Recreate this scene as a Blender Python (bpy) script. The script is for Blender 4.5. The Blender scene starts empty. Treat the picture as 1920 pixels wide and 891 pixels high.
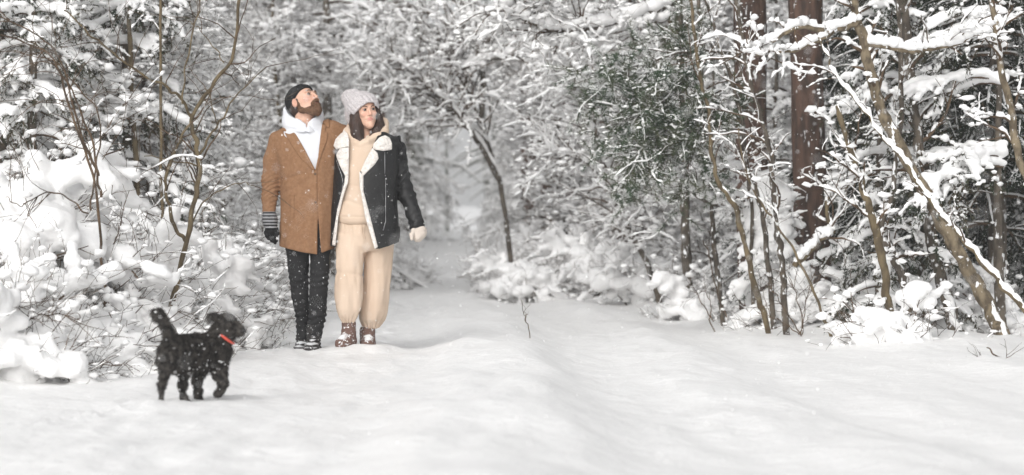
import bpy, math
import numpy as np
from mathutils import Vector, Matrix
PI = math.pi
rad = math.radians
scn = bpy.context.scene
COL = scn.collection
RNG = np.random.default_rng(11)

# ------------------------------------------------------------------ camera
F = 4158.0            # focal length in photo pixels (1920 wide)
CAMH = 0.83
HOR = 430.0
cd = bpy.data.cameras.new('camera')
cam = bpy.data.objects.new('camera', cd); COL.objects.link(cam)
cd.sensor_width = 36.0
cd.lens = 36.0 * F / 1920.0
cd.shift_y = -(445.5 - HOR) / 1920.0
cd.clip_start = 0.5; cd.clip_end = 3000
cam.location = (0, 0, CAMH); cam.rotation_euler = (PI / 2, 0, 0)
cd.dof.use_dof = True; cd.dof.focus_distance = 14.6; cd.dof.aperture_fstop = 2.3
scn.camera = cam

# ------------------------------------------------------------------ sky, sun, exposure
SUN_EL, SUN_AZ = rad(32), rad(200)     # behind the camera, a little to the left, seen through cloud
w = bpy.data.worlds.new('World'); scn.world = w; w.use_nodes = True
nt = w.node_tree; nt.nodes.clear()
sky = nt.nodes.new('ShaderNodeTexSky'); sky.sky_type = 'NISHITA'; sky.sun_disc = False
sky.sun_elevation = SUN_EL; sky.sun_rotation = SUN_AZ
sky.air_density = 1.0; sky.dust_density = 4.0; sky.ozone_density = 1.0
hs = nt.nodes.new('ShaderNodeHueSaturation'); hs.inputs['Saturation'].default_value = 0.10   # cloud cover greys the sky
bg = nt.nodes.new('ShaderNodeBackground'); bg.inputs['Strength'].default_value = 0.115
wo = nt.nodes.new('ShaderNodeOutputWorld')
nt.links.new(sky.outputs[0], hs.inputs['Color']); nt.links.new(hs.outputs[0], bg.inputs['Color'])
nt.links.new(bg.outputs[0], wo.inputs['Surface'])
sl = bpy.data.lights.new('sun', 'SUN'); sl.energy = .92; sl.angle = rad(70); sl.color = (1, .985, .96)
so = bpy.data.objects.new('sun', sl); COL.objects.link(so)
sd = Vector((math.sin(SUN_AZ) * math.cos(SUN_EL), math.cos(SUN_AZ) * math.cos(SUN_EL), math.sin(SUN_EL)))
so.rotation_euler = sd.to_track_quat('Z', 'Y').to_euler(); so.location = (0, -5, 30)
scn.view_settings.view_transform = 'Standard'; scn.view_settings.look = 'None'
scn.view_settings.exposure = 0.54; scn.view_settings.gamma = 1.0
scn.cycles.max_bounces = 8; scn.cycles.diffuse_bounces = 7; scn.cycles.glossy_bounces = 2
scn.cycles.volume_bounces = 1; scn.cycles.transparent_max_bounces = 4
scn.cycles.use_denoising = True

# ------------------------------------------------------------------ helpers
def at(px, py, D):
    """world point seen at photo pixel (px, py) when it stands D metres away"""
    return np.array([(px - 960) / F * D, D, CAMH + (HOR - py) / F * D])

def mk(name, V, Q=None, T=None, mat=None, parent=None, smooth=True, col=None, origin=None):
    V = np.asarray(V, dtype=np.float32).reshape(-1, 3)
    if origin is not None: V = V - np.asarray(origin, dtype=np.float32)
    Q = np.zeros((0, 4), np.int32) if Q is None else np.asarray(Q, dtype=np.int32).reshape(-1, 4)
    T = np.zeros((0, 3), np.int32) if T is None else np.asarray(T, dtype=np.int32).reshape(-1, 3)
    me = bpy.data.meshes.new(name)
    me.vertices.add(len(V)); me.vertices.foreach_set('co', V.ravel())
    nl = Q.size + T.size
    me.loops.add(nl); me.loops.foreach_set('vertex_index', np.concatenate([Q.ravel(), T.ravel()]))
    me.polygons.add(len(Q) + len(T))
    st = np.concatenate([np.arange(len(Q)) * 4, Q.size + np.arange(len(T)) * 3]).astype(np.int32)
    me.polygons.foreach_set('loop_start', st)
    if smooth: me.polygons.foreach_set('use_smooth', np.ones(len(Q) + len(T), bool))
    me.update(calc_edges=True); me.validate()
    if col is not None:
        a = me.color_attributes.new('tint', 'FLOAT_COLOR', 'POINT')
        c = np.ones((len(V), 4), np.float32); c[:, :3] = col; a.data.foreach_set('color', c.ravel())
    if mat: me.materials.append(mat)
    o = bpy.data.objects.new(name, me); COL.objects.link(o)
    if parent: o.parent = parent
    return o

def tag(o, label=None, cat=None, group=None, kind=None):
    if label: o['label'] = label
    if cat: o['category'] = cat
    if group: o['group'] = group
    if kind: o['kind'] = kind
    return o

def thing(name, label, cat, loc=(0, 0, 0), group=None):
    o = bpy.data.objects.new(name, None); COL.objects.link(o)
    o.location = loc; o.empty_display_size = .2
    return tag(o, label, cat, group)

def dup(root, loc, rotz=0, sc=1.0, label=None, group=None, tilt=(0, 0)):
    r = root.copy(); COL.objects.link(r); r.location = loc
    r.rotation_euler = (tilt[0], tilt[1], rotz); r.scale = (sc, sc, sc)
    if label: r['label'] = label
    if group: r['group'] = group
    for ch in list(root.children):
        c = ch.copy(); COL.objects.link(c); c.parent = r
        for g in list(ch.children):
            e = g.copy(); COL.objects.link(e); e.parent = c
    return r

class Acc:
    def __init__(s): s.V = []; s.Q = []; s.T = []; s.n = 0
    def add(s, V, Q=None, T=None):
        if len(V) == 0: return
        s.V.append(V)
        if Q is not None and len(Q): s.Q.append(Q + s.n)
        if T is not None and len(T): s.T.append(T + s.n)
        s.n += len(V)
    def build(s, name, mat, parent=None, **k):
        if not s.V: return None
        return mk(name, np.concatenate(s.V), np.concatenate(s.Q) if s.Q else None, np.concatenate(s.T) if s.T else None, mat, parent, **k)

def nrm(a): return a / np.maximum(np.linalg.norm(a, axis=-1, keepdims=True), 1e-9)

def tangents(P):
    T = np.empty_like(P); T[:, 1:-1] = P[:, 2:] - P[:, :-2]; T[:, 0] = P[:, 1] - P[:, 0]; T[:, -1] = P[:, -1] - P[:, -2]
    return nrm(T)

def tubes(P, R, k=5, flat=1.0):
    """P (B,n,3) polylines, R (B,n) radii -> verts, quads"""
    B, n, _ = P.shape
    T = tangents(P); av = nrm(P[:, -1] - P[:, 0])
    ref = np.where(np.abs(av[:, 2:3]) > .8, np.array([[1., .2, 0]]), np.array([[0, 0, 1.]]))[:, None, :]
    N = nrm(np.cross(T, ref)); Bn = np.cross(N, T)
    a = np.arange(k) * 2 * PI / k
    V = P[:, :, None, :] + R[:, :, None, None] * (np.cos(a)[None, None, :, None] * N[:, :, None, :] + flat * np.sin(a)[None, None, :, None] * Bn[:, :, None, :])
    b = np.arange(B)[:, None, None] * n * k; i = np.arange(n - 1)[None, :, None] * k
    j = np.arange(k)[None, None, :]; j2 = (j + 1) % k
    Q = np.stack([b + i + j, b + i + j2, b + i + k + j2, b + i + k + j], -1).reshape(-1, 4)
    return V.reshape(-1, 3), Q

def resample(P, R, m):
    B, n, _ = P.shape
    t = np.linspace(0, n - 1, m); i = np.minimum(t.astype(int), n - 2); f = (t - i)[None, :, None]
    p0 = P[:, np.maximum(i - 1, 0)]; p1 = P[:, i]; p2 = P[:, i + 1]; p3 = P[:, np.minimum(i + 2, n - 1)]
    Pn = .5 * ((2 * p1) + (p2 - p0) * f + (2 * p0 - 5 * p1 + 4 * p2 - p3) * f ** 2 + (3 * p1 - p0 - 3 * p2 + p3) * f ** 3)
    Rn = R[:, i] * (1 - f[..., 0]) + R[:, i + 1] * f[..., 0]
    return Pn, Rn

def snow_tubes(rng, P, R, s, k=5, minh=.3, lump=.35, keep=1.0, flat=.85, gap=0.):
    T = tangents(P); h = np.sqrt(T[..., 0] ** 2 + T[..., 1] ** 2)
    B, n, _ = P.shape
    sel = (h.mean(1) > minh) & (rng.random(B) < keep)
    P, R, T, h = P[sel], R[sel], T[sel], h[sel]; B = len(P)
    if B == 0: return np.zeros((0, 3)), np.zeros((0, 4), int)
    rs = s * np.clip((h - .25) / .6, .12, 1) * (1 + lump * rng.uniform(-1, 1, (B, n))) * rng.uniform(.6, 1.25, (B, 1))
    tt = np.linspace(0, 1, n)[None]
    rs = rs * np.where(rng.random((B, n)) < lump * .35, .35, 1)
    rs = rs * np.clip(np.minimum(tt * 8 + .5, (1 - tt) * 7 + .35), 0, 1)
    rs = np.minimum(rs, s * 1.3) + R * .45
    if gap: rs = rs * (np.repeat(rng.random((B, n // 3 + 1)), 3, 1)[:, :n] > gap)
    C = P + np.stack([0 * rs, 0 * rs, R * .7 + rs * .5], -1)
    C[..., :2] += rng.normal(0, .12, (B, n, 2)) * rs[..., None]
    V, Q = tubes(C, rs, k, flat)
    return V, Q

_ico = np.array([[1, 0, 0], [.3, .95, 0], [-.8, .59, 0], [-.8, -.59, 0], [.3, -.95, 0], [.45, .33, .8], [-.55, .1, .85], [.1, -.55, .8], [0, 0, -.75]])
_icot = np.array([[0, 1, 5], [1, 2, 5], [2, 6, 5], [2, 3, 6], [3, 4, 7], [3, 7, 6], [4, 0, 7], [0, 5, 7], [5, 6, 7], [1, 0, 8], [2, 1, 8], [3, 2, 8], [4, 3, 8], [0, 4, 8]])
def clumps(rng, P, R, C, s, zs=.7):
    """separate little caps of snow caught along twigs"""
    B, m, _ = P.shape; pi = rng.integers(0, B, C); tm = rng.random(C) * (m - 1); i = np.minimum(tm.astype(int), m - 2); f = (tm - i)[:, None]
    c = P[pi, i] * (1 - f) + P[pi, i + 1] * f; r = s * rng.gamma(3, .33, C) + s * .15; c[:, 2] += r * .3 + R[pi, i]
    c[:, :2] += rng.normal(0, .5, (C, 2)) * r[:, None]
    a = rng.uniform(0, 6.28, C); el = rng.uniform(1, 1.9, C); ca, sa = np.cos(a), np.sin(a)
    v = _ico[None] * np.stack([r * el, r, r * zs], -1)[:, None] * rng.uniform(.75, 1.25, (C, 9, 1))
    V = np.stack([v[..., 0] * ca[:, None] - v[..., 1] * sa[:, None], v[..., 0] * sa[:, None] + v[..., 1] * ca[:, None], v[..., 2]], -1) + c[:, None]
    return V.reshape(-1, 3), ((np.arange(C) * 9)[:, None, None] + _icot[None]).reshape(-1, 3)

def grow(rng, PP, PR, C, t0, t1, la, lb, spread=(.6, 1.2), up=0., droop=0., n=5, wig=.15, rscale=.6, rmin=.002, taper=.35, lent=None, flatz=1.0):
    B, m, _ = PP.shape
    L0 = np.linalg.norm(np.diff(PP, axis=1), axis=2).sum(1); pr = L0 / L0.sum()
    pi = rng.choice(B, C, p=pr); t = rng.uniform(t0, t1, C)
    tm = t * (m - 1); i = np.minimum(tm.astype(int), m - 2); f = (tm - i)[:, None]
    base = PP[pi, i] * (1 - f) + PP[pi, i + 1] * f
    dp = nrm(PP[pi, i + 1] - PP[pi, i]); r0 = PR[pi, i] * (1 - f[:, 0]) + PR[pi, i + 1] * f[:, 0]
    rv = rng.normal(0, 1, (C, 3)); rv[:, 2] *= flatz
    rv = nrm(rv - (rv * dp).sum(1, keepdims=True) * dp)
    s = rng.uniform(spread[0], spread[1], C)[:, None]
    d = nrm(dp * np.cos(s) + rv * np.sin(s) + np.array([0, 0, up]))
    L = rng.uniform(la, lb, C)
    if lent is not None: L = L * (lent[0] * (1 - t) + lent[1] * t)
    P = np.empty((C, n, 3)); P[:, 0] = base
    for q in range(1, n):
        P[:, q] = P[:, q - 1] + d * (L / (n - 1))[:, None]
        d = nrm(d + rng.normal(0, wig, (C, 3)) + np.array([0, 0, droop / (n - 1)]))
    rr = np.maximum(r0 * rscale, rmin)[:, None] * np.linspace(1, taper, n)[None]
    return P, rr

# smooth value noise
_perm = np.random.default_rng(5).random((64, 64, 64)).astype(np.float32)
def vnoise(x, y, z):
    xi = np.floor(x).astype(int); yi = np.floor(y).astype(int); zi = np.floor(z).astype(int)
    fx = x - xi; fy = y - yi; fz = z - zi
    fx = fx * fx * (3 - 2 * fx); fy = fy * fy * (3 - 2 * fy); fz = fz * fz * (3 - 2 * fz)
    g = lambda a, b, c: _perm[(xi + a) & 63, (yi + b) & 63, (zi + c) & 63]
    x00 = g(0, 0, 0) * (1 - fx) + g(1, 0, 0) * fx; x10 = g(0, 1, 0) * (1 - fx) + g(1, 1, 0) * fx
    x01 = g(0, 0, 1) * (1 - fx) + g(1, 0, 1) * fx; x11 = g(0, 1, 1) * (1 - fx) + g(1, 1, 1) * fx
    return ((x00 * (1 - fy) + x10 * fy) * (1 - fz) + (x01 * (1 - fy) + x11 * fy) * fz) * 2 - 1
def fbm(x, y, z, o=3):
    s = 0; a = 1; 
    for i in range(o):
        s = s + a * vnoise(x + 17.3 * i, y + 5.1 * i, z + 9.7 * i); x = x * 2.03; y = y * 2.03; z = z * 2.03; a *= .5
    return s

# surface nets: f < 0 is inside
def surface_net(f, org, h):
    nx, ny, nz = f.shape
    ins = f < 0
    c = np.zeros((nx - 1, ny - 1, nz - 1), np.int8)
    for a in (0, 1):
        for b in (0, 1):
            for d in (0, 1):
                c += ins[a:nx - 1 + a, b:ny - 1 + b, d:nz - 1 + d]
    I = np.argwhere((c > 0) & (c < 8))
    if len(I) == 0: return np.zeros((0, 3)), np.zeros((0, 4), int)
    off = np.array([[a, b, d] for a in (0, 1) for b in (0, 1) for d in (0, 1)])
    val = np.stack([f[I[:, 0] + o[0], I[:, 1] + o[1], I[:, 2] + o[2]] for o in off], 1)
    acc = np.zeros((len(I), 3)); cnt = np.zeros(len(I))
    for i in range(8):
        for j in range(i + 1, 8):
            if np.abs(off[i] - off[j]).sum() != 1: continue
            a, b = val[:, i], val[:, j]; m = (a < 0) != (b < 0)
            t = np.where(m, a / np.where(m, a - b, 1), 0)
            acc += (m[:, None]) * (off[i] + t[:, None] * (off[j] - off[i])); cnt += m
    V = (I + acc / cnt[:, None]) * h + np.asarray(org)
    ids = -np.ones(c.shape, np.int64); ids[I[:, 0], I[:, 1], I[:, 2]] = np.arange(len(I))
    Qs = []
    for ax in range(3):
        sl0 = [slice(None)] * 3; sl1 = [slice(None)] * 3
        sl0[ax] = slice(0, -1); sl1[ax] = slice(1, None)
        A, Bv = ins[tuple(sl0)], ins[tuple(sl1)]
        E = np.argwhere(A != Bv)
        u, v = [(1, 2), (2, 0), (0, 1)][ax]
        dims = np.array(c.shape)
        ok = (E[:, u] > 0) & (E[:, v] > 0) & (E[:, u] < dims[u]) & (E[:, v] < dims[v])
        E = E[ok]
        def cid(du, dv):
            K = E.copy(); K[:, u] += du; K[:, v] += dv
            return ids[K[:, 0], K[:, 1], K[:, 2]]
        q = np.stack([cid(-1, -1), cid(0, -1), cid(0, 0), cid(-1, 0)], 1)
        fl = A[E[:, 0], E[:, 1], E[:, 2]]
        q = np.where(fl[:, None], q, q[:, ::-1]); Qs.append(q)
    Q = np.concatenate(Qs); Q = Q[(Q >= 0).all(1)]
    return V, Q

def smin(a, b, k):
    hh = np.clip(.5 + .5 * (b - a) / k, 0, 1)
    return b * (1 - hh) + a * hh - k * hh * (1 - hh)
def smax(a, b, k): return -smin(-a, -b, k)

def blobs(C, R, h=.02, k=.03, zs=.8, noise=0., nf=8.):
    """smooth union of many balls meshed as one lumpy snow surface"""
    C = np.asarray(C); R = np.asarray(R)
    lo = (C - R[:, None]).min(0) - .08; hi = (C + R[:, None]).max(0) + .08
    n = np.ceil((hi - lo) / h).astype(int) + 1
    f = np.full(n, .5, np.float32)
    for c, r in zip(C, R):
        a = np.maximum(((c - r - k * 1.5 - lo) / h).astype(int), 0); b = np.minimum(((c + r + k * 1.5 - lo) / h).astype(int) + 2, n)
        gx = lo[0] + np.arange(a[0], b[0]) * h - c[0]; gy = lo[1] + np.arange(a[1], b[1]) * h - c[1]; gz = lo[2] + np.arange(a[2], b[2]) * h - c[2]
        d = np.sqrt(gx[:, None, None] ** 2 + gy[None, :, None] ** 2 + (gz[None, None] / zs) ** 2) - r
        s = (slice(a[0], b[0]), slice(a[1], b[1]), slice(a[2], b[2]))
        f[s] = smin(f[s], d, k)
    V, Q = surface_net(f, lo, h)
    if noise:
        V = V + noise * np.stack([fbm(V[:, 0] * nf + 9 * i, V[:, 1] * nf, V[:, 2] * nf, 2) for i in range(3)], 1)
    return V, Q

# ------------------------------------------------------------------ materials
def mat(name, base, rough=.8, var=None, vscale=8., bump=0., bscale=40., snowy=0., sscale=30., spec=.3, vec=(1, 1, 1), attr=False, up_snow=0., sss=0.):
    m = bpy.data.materials.new(name); m.use_nodes = True
    t = m.node_tree; b = t.nodes['Principled BSDF']; L = t.links.new
    b.inputs['Roughness'].default_value = rough; b.inputs['Specular IOR Level'].default_value = spec
    tc = t.nodes.new('ShaderNodeTexCoord'); mp = t.nodes.new('ShaderNodeMapping'); mp.inputs['Scale'].default_value = vec
    L(tc.outputs['Object'], mp.inputs[0])
    rgb = t.nodes.new('ShaderNodeRGB'); rgb.outputs[0].default_value = (*base, 1); out = rgb.outputs[0]
    if attr:
        an = t.nodes.new('ShaderNodeVertexColor'); an.layer_name = 'tint'; out = an.outputs[0]
    def mix(a, bcol, fac, typ='MIX'):
        mx = t.nodes.new('ShaderNodeMix'); mx.data_type = 'RGBA'; mx.blend_type = typ
        L(a, mx.inputs[6])
        if isinstance(bcol, tuple): mx.inputs[7].default_value = (*bcol, 1)
        else: L(bcol, mx.inputs[7])
        if isinstance(fac, float): mx.inputs[0].default_value = fac
        else: L(fac, mx.inputs[0])
        return mx.outputs[2]
    def noise(sc, det=4, lo=.4, hi=.6):
        nz = t.nodes.new('ShaderNodeTexNoise'); nz.inputs['Scale'].default_value = sc; nz.inputs['Detail'].default_value = det
        L(mp.outputs[0], nz.inputs['Vector'])
        r = t.nodes.new('ShaderNodeMapRange'); r.inputs[1].default_value = lo; r.inputs[2].default_value = hi
        L(nz.outputs[0], r.inputs[0]); return r.outputs[0]
    if var: out = mix(out, var, noise(vscale))
    if snowy:
        out = mix(out, (.85, .86, .87), noise(sscale, 5, .72 - snowy, .78 - snowy))
    if up_snow:
        g = t.nodes.new('ShaderNodeNewGeometry'); sp = t.nodes.new('ShaderNodeSeparateXYZ'); L(g.outputs['Normal'], sp.inputs[0])
        r = t.nodes.new('ShaderNodeMapRange'); r.inputs[1].default_value = up_snow; r.inputs[2].default_value = up_snow + .25
        L(sp.outputs[2], r.inputs[0]); out = mix(out, (.85, .86, .87), r.outputs[0])
    L(out, b.inputs['Base Color'])
    if bump:
        nz = t.nodes.new('ShaderNodeTexNoise'); nz.inputs['Scale'].default_value = bscale; nz.inputs['Detail'].default_value = 5
        L(mp.outputs[0], nz.inputs['Vector'])
        bp = t.nodes.new('ShaderNodeBump'); bp.inputs['Strength'].default_value = 1; bp.inputs['Distance'].default_value = bump
        L(nz.outputs[0], bp.inputs['Height']); L(bp.outputs[0], b.inputs['Normal'])
    return m
M = {}
M['snow'] = mat('snow', (.872, .869, .865), .55, bump=.006, bscale=30, spec=.2)
M['ground'] = mat('snow_ground', (.876, .873, .868), .5, bump=.012, bscale=14, spec=.2)
M['bark_pine'] = mat('bark_pine', (.105, .062, .045), .9, var=(.045, .03, .024), vscale=14, bump=.03, bscale=22, snowy=.07, sscale=28, vec=(1, 1, .25))
M['bark_birch'] = mat('bark_young', (.20, .16, .105), .8, var=(.085, .065, .042), vscale=22, bump=.014, bscale=40, snowy=.08, sscale=26, vec=(1, 1, .6))
M['bark_grey'] = mat('bark_grey', (.12, .10, .078), .85, var=(.055, .045, .035), vscale=16, bump=.014, bscale=40, snowy=.12, sscale=30, vec=(1, 1, .5))
M['bark_olive'] = mat('bark_olive', (.15, .115, .065), .8, var=(.08, .06, .035), vscale=18, bump=.010, bscale=50, snowy=.02, vec=(1, 1, .5))
M['twig'] = mat('twig', (.115, .075, .045), .85, var=(.05, .034, .022), vscale=10)
M['needle'] = mat('needle', (.026, .040, .022), .75, var=(.055, .048, .028), vscale=5)
M['needle_dark'] = mat('needle_dark', (.013, .024, .013), .75, var=(.024, .03, .016), vscale=5)
M['needle_pine'] = mat('needle_pine', (.045, .08, .045), .7, var=(.08, .09, .05), vscale=5)
# ------------------------------------------------------------------ the ground
def sstep(a, b, x):
    t = np.clip((x - a) / (b - a), 0, 1); return t * t * (3 - 2 * t)
EL = ([0, 7, 10, 14, 17, 20, 31, 50, 90, 400], [-3.2, -3.0, -2.75, -2.25, -2.05, -2.0, -1.9, -2.1, -3.0, -9])
ER = ([0, 7, 12, 14.7, 17.3, 23.8, 30, 50, 90, 400], [3.0, 2.9, 2.9, 2.6, 2.3, 1.75, .1, -.75, -1.3, -7])
FOOT = [(-1.50 + .16 * (i % 2) - .012 * i, 15.6 + .68 * i, 1) for i in range(14)] + [(-1.12 + .15 * (i % 2) - .014 * i, 15.8 + .6 * i, 1) for i in range(14)] + [(-1.78 - .05 * i + .06 * (i % 2), 10.2 - .16 * i, .45) for i in range(9)]
def gz(x, y):
    x = np.asarray(x, float); y = np.asarray(y, float)
    el = np.interp(y, *EL); er = np.interp(y, *ER)
    el = el + .18 * vnoise(y * .7, 0 * y, 3 + 0 * y); er = er + .15 * vnoise(y * .6, 0 * y, 8 + 0 * y)
    n1 = fbm(x * .9, y * .5, 0 * x, 3); n2 = fbm(x * 3.1 + 4, y * .75, 0 * x + 2, 3); n3 = fbm(x * 9, y * 4, 0 * x + 5, 2)
    z = .02 * n1
    c1 = np.interp(y, [0, 7.4, 15.7, 26, 60], [.0, -.03, -.1, -.7, -1.5]) + .05 * vnoise(y * .5, 0 * y, 1 + 0 * y)
    wd = np.interp(y, [7, 16, 30], [.44, .34, .3])
    z = z + np.interp(y, [7, 16, 21, 30], [.10, .085, .04, .012]) * np.exp(-(np.abs(x - c1) / wd) ** 4) * (1 + .25 * n2)
    c2 = np.interp(y, [0, 7.4, 12.8, 20, 30], [1.45, 1.35, 1.08, 1.0, .3]) + .06 * vnoise(y * .9, 0 * y, 6 + 0 * y)
    z = z + .03 * np.exp(-((x - c2) / .22) ** 2) * (1 + .6 * n2)
    z = z - .025 * np.exp(-((x - c2 - .45) / .2) ** 2) - .02 * np.exp(-((x - c2 + .5) / .22) ** 2)
    inside = sstep(el - .1, el + .5, x) * (1 - sstep(er - .5, er + .1, x))
    z = z + .014 * inside * fbm(x * 6.5 + 2, y * 1.7, 0 * x + 11, 3) * (sstep(-2.4, -1.6, x) * (1 - sstep(-.7, -.3, x)) + .6 * sstep(.3, .8, x)) + n2 * (.011 + .016 * (1 - inside)) + n3 * .007
    lb = 1 - sstep(el - 1.3, el + .15, x)
    z = z + lb * (.42 + .10 * n1 + .05 * n2) * np.interp(y, [6, 12, 20, 40], [.6, 1, .8, .8])
    rb = sstep(er - .45, er + .35, x); rb2 = sstep(er + .5, er + 1.6, x)
    z = z + rb * (.05 + .03 * n1) - rb2 * .07 + rb2 * .08 * fbm(x * .8, y * .8, 0 * x + 3, 2)
    for cx, cy, rx, ry, tz in ((-1.38, 14.85, .42, .5, .020), (-1.02, 14.9, .26, .45, .054), (-1.56, 10.42, .34, .5, .029)):
        k = np.exp(-(((x - cx) / rx) ** 2 + ((y - cy) / ry) ** 2) ** 2); z = z * (1 - k) + k * (tz + n3 * .014)
    for fx, fy, fs in FOOT:
        near = (np.abs(x - fx) < .2) & (np.abs(y - fy) < .35)
        if near.any():
            q = ((x - fx) / (.055 * fs)) ** 2 + ((y - fy) / (.15 * fs)) ** 2; z = z + np.where(near, -.045 * fs * np.exp(-q ** 2) + .012 * np.exp(-(np.sqrt(q) - 1.5) ** 2 * 6), 0)
    z = z + .62 * sstep(33, 95, y) + sstep(95, 300, y) * (y - 95) * .012
    return z
def axis(segs):
    out = [segs[0][0]]
    for a, b, st in segs:
        n = max(1, int(round((b - a) / st))); out += list(np.linspace(a, b, n + 1)[1:])
    return np.array(out)
gx = axis([(-400, -60, 40), (-60, -15, 3), (-15, -5, .4), (-5, -3.6, .09), (-3.6, -2.4, .045), (-2.4, -.6, .03), (-.6, 3.8, .045), (3.8, 6, .12), (6, 15, .5), (15, 60, 3), (60, 400, 40)])
gy = axis([(-60, 0, 10), (0, 5, .8), (5, 9.5, .065), (9.5, 18, .045), (18, 26, .13), (26, 45, .4), (45, 100, 1.5), (100, 600, 25)])
X, Y = np.meshgrid(gx, gy, indexing='ij'); Z = gz(X, Y)
ni, nj = X.shape
ii = (np.arange(ni - 1)[:, None] * nj + np.arange(nj - 1)[None]).ravel()
ground = mk('ground', np.stack([X, Y, Z], -1), np.stack([ii, ii + nj, ii + nj + 1, ii + 1], 1), mat=M['ground'])
tag(ground, 'snow-covered forest track with soft wheel ruts and banks', kind='structure')
def gpt(x, y): return float(gz(np.array([x]), np.array([y]))[0])
# ------------------------------------------------------------------ tree builders
def trunk_line(rng, H, lean=(0, 0), bend=.15, n=9):
    t = np.linspace(0, 1, n)
    b = rng.normal(0, bend, 4)
    x = lean[0] * t * H + b[0] * np.sin(t * 3) + b[1] * np.sin(t * 6.5) * .5
    y = lean[1] * t * H + b[2] * np.sin(t * 3) + b[3] * np.sin(t * 6.5) * .5
    return np.stack([x, y, t * H - .15], -1)[None]

def bare_tree(name, seed, H, r0, lean=(0, 0), n1=42, n2=480, n3=2400, sn=.03, bark='bark_grey', label='', tmin=.12, arch=-.9):
    rng = np.random.default_rng(seed)
    root = thing(name, label, 'tree')
    P0 = trunk_line(rng, H, lean, .12 * H / 5); R0 = np.linspace(r0, r0 * .3, 9)[None]
    Pr, Rr = resample(P0, R0, 17)
    V, Q = tubes(Pr, Rr, 8); tr = mk('trunk', V, Q, mat=M[bark], parent=root)
    a = Acc(); s = Acc()
    P1, R1 = grow(rng, P0, R0, n1, tmin, .98, H * .16, H * .36, (.5, 1.3), .25, arch, 8, .19, .5, lent=(1, .45))
    P2, R2 = grow(rng, P1, R1, n2, .06, 1, .25, .75, (.5, 1.3), .08, -.6, 6, .22, .6, .003, flatz=.7)
    P3, R3 = grow(rng, P2, R2, n3, .03, 1, .08, .26, (.4, 1.3), .05, -.3, 4, .26, .6, .002, flatz=.8)
    a.add(*tubes(P1, R1, 5)); a.add(*tubes(P2, R2, 4)); a.add(*tubes(P3, R3, 3))
    P4, R4 = grow(rng, P3, R3, int(n3 * 1.0), .1, 1, .08, .25, (.4, 1.2), -.05, -.2, 3, .24, .7, .0026); a.add(*tubes(P4, R4, 3))
    s.add(*snow_tubes(rng, *resample(P0, R0, 30), sn * 1.0, 6, .2, .5))
    s.add(*snow_tubes(rng, *resample(P1, R1, 26), sn * 1.1, 6, .3, .6)); s.add(*snow_tubes(rng, *resample(P2, R2, 14), sn * .75, 5, .3, .8, keep=.8, gap=.3)); s.add(*snow_tubes(rng, *resample(P3, R3, 5), sn * .6, 4, .3, .8, keep=.35))
    for P_, R_, c_ in ((P2, R2, n3), (P3, R3, n3 * 2), (P4, R4, n3)):
        V, T = clumps(rng, P_, R_, int(c_ * 1.6), sn * .9); s.add(V, T=T)
    tag(a.build('crown', M['twig'], root), kind='stuff'); tag(s.build('snow_cover', M['snow'], root), kind='stuff')
    return root

def needle_fan(rng, P, R, per, ln, wd, down=-.4):
    """thin needle-like triangles along shoots"""
    B, n, _ = P.shape; C = B * per
    pi = np.repeat(np.arange(B), per); t = rng.uniform(0, 1, C) * (n - 1); i = np.minimum(t.astype(int), n - 2); f = (t - i)[:, None]
    b = P[pi, i] * (1 - f) + P[pi, i + 1] * f; dp = nrm(P[pi, i + 1] - P[pi, i])
    rv = rng.normal(0, 1, (C, 3)); rv[:, 2] += down
    d = nrm(nrm(rv) + dp * .7); L = rng.uniform(.6, 1.2, C)[:, None] * ln
    sd_ = nrm(np.cross(d, rng.normal(0, 1, (C, 3)))) * wd
    V = np.stack([b + sd_, b - sd_, b + d * L], 1).reshape(-1, 3)
    return V, np.arange(C * 3).reshape(-1, 3)

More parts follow.
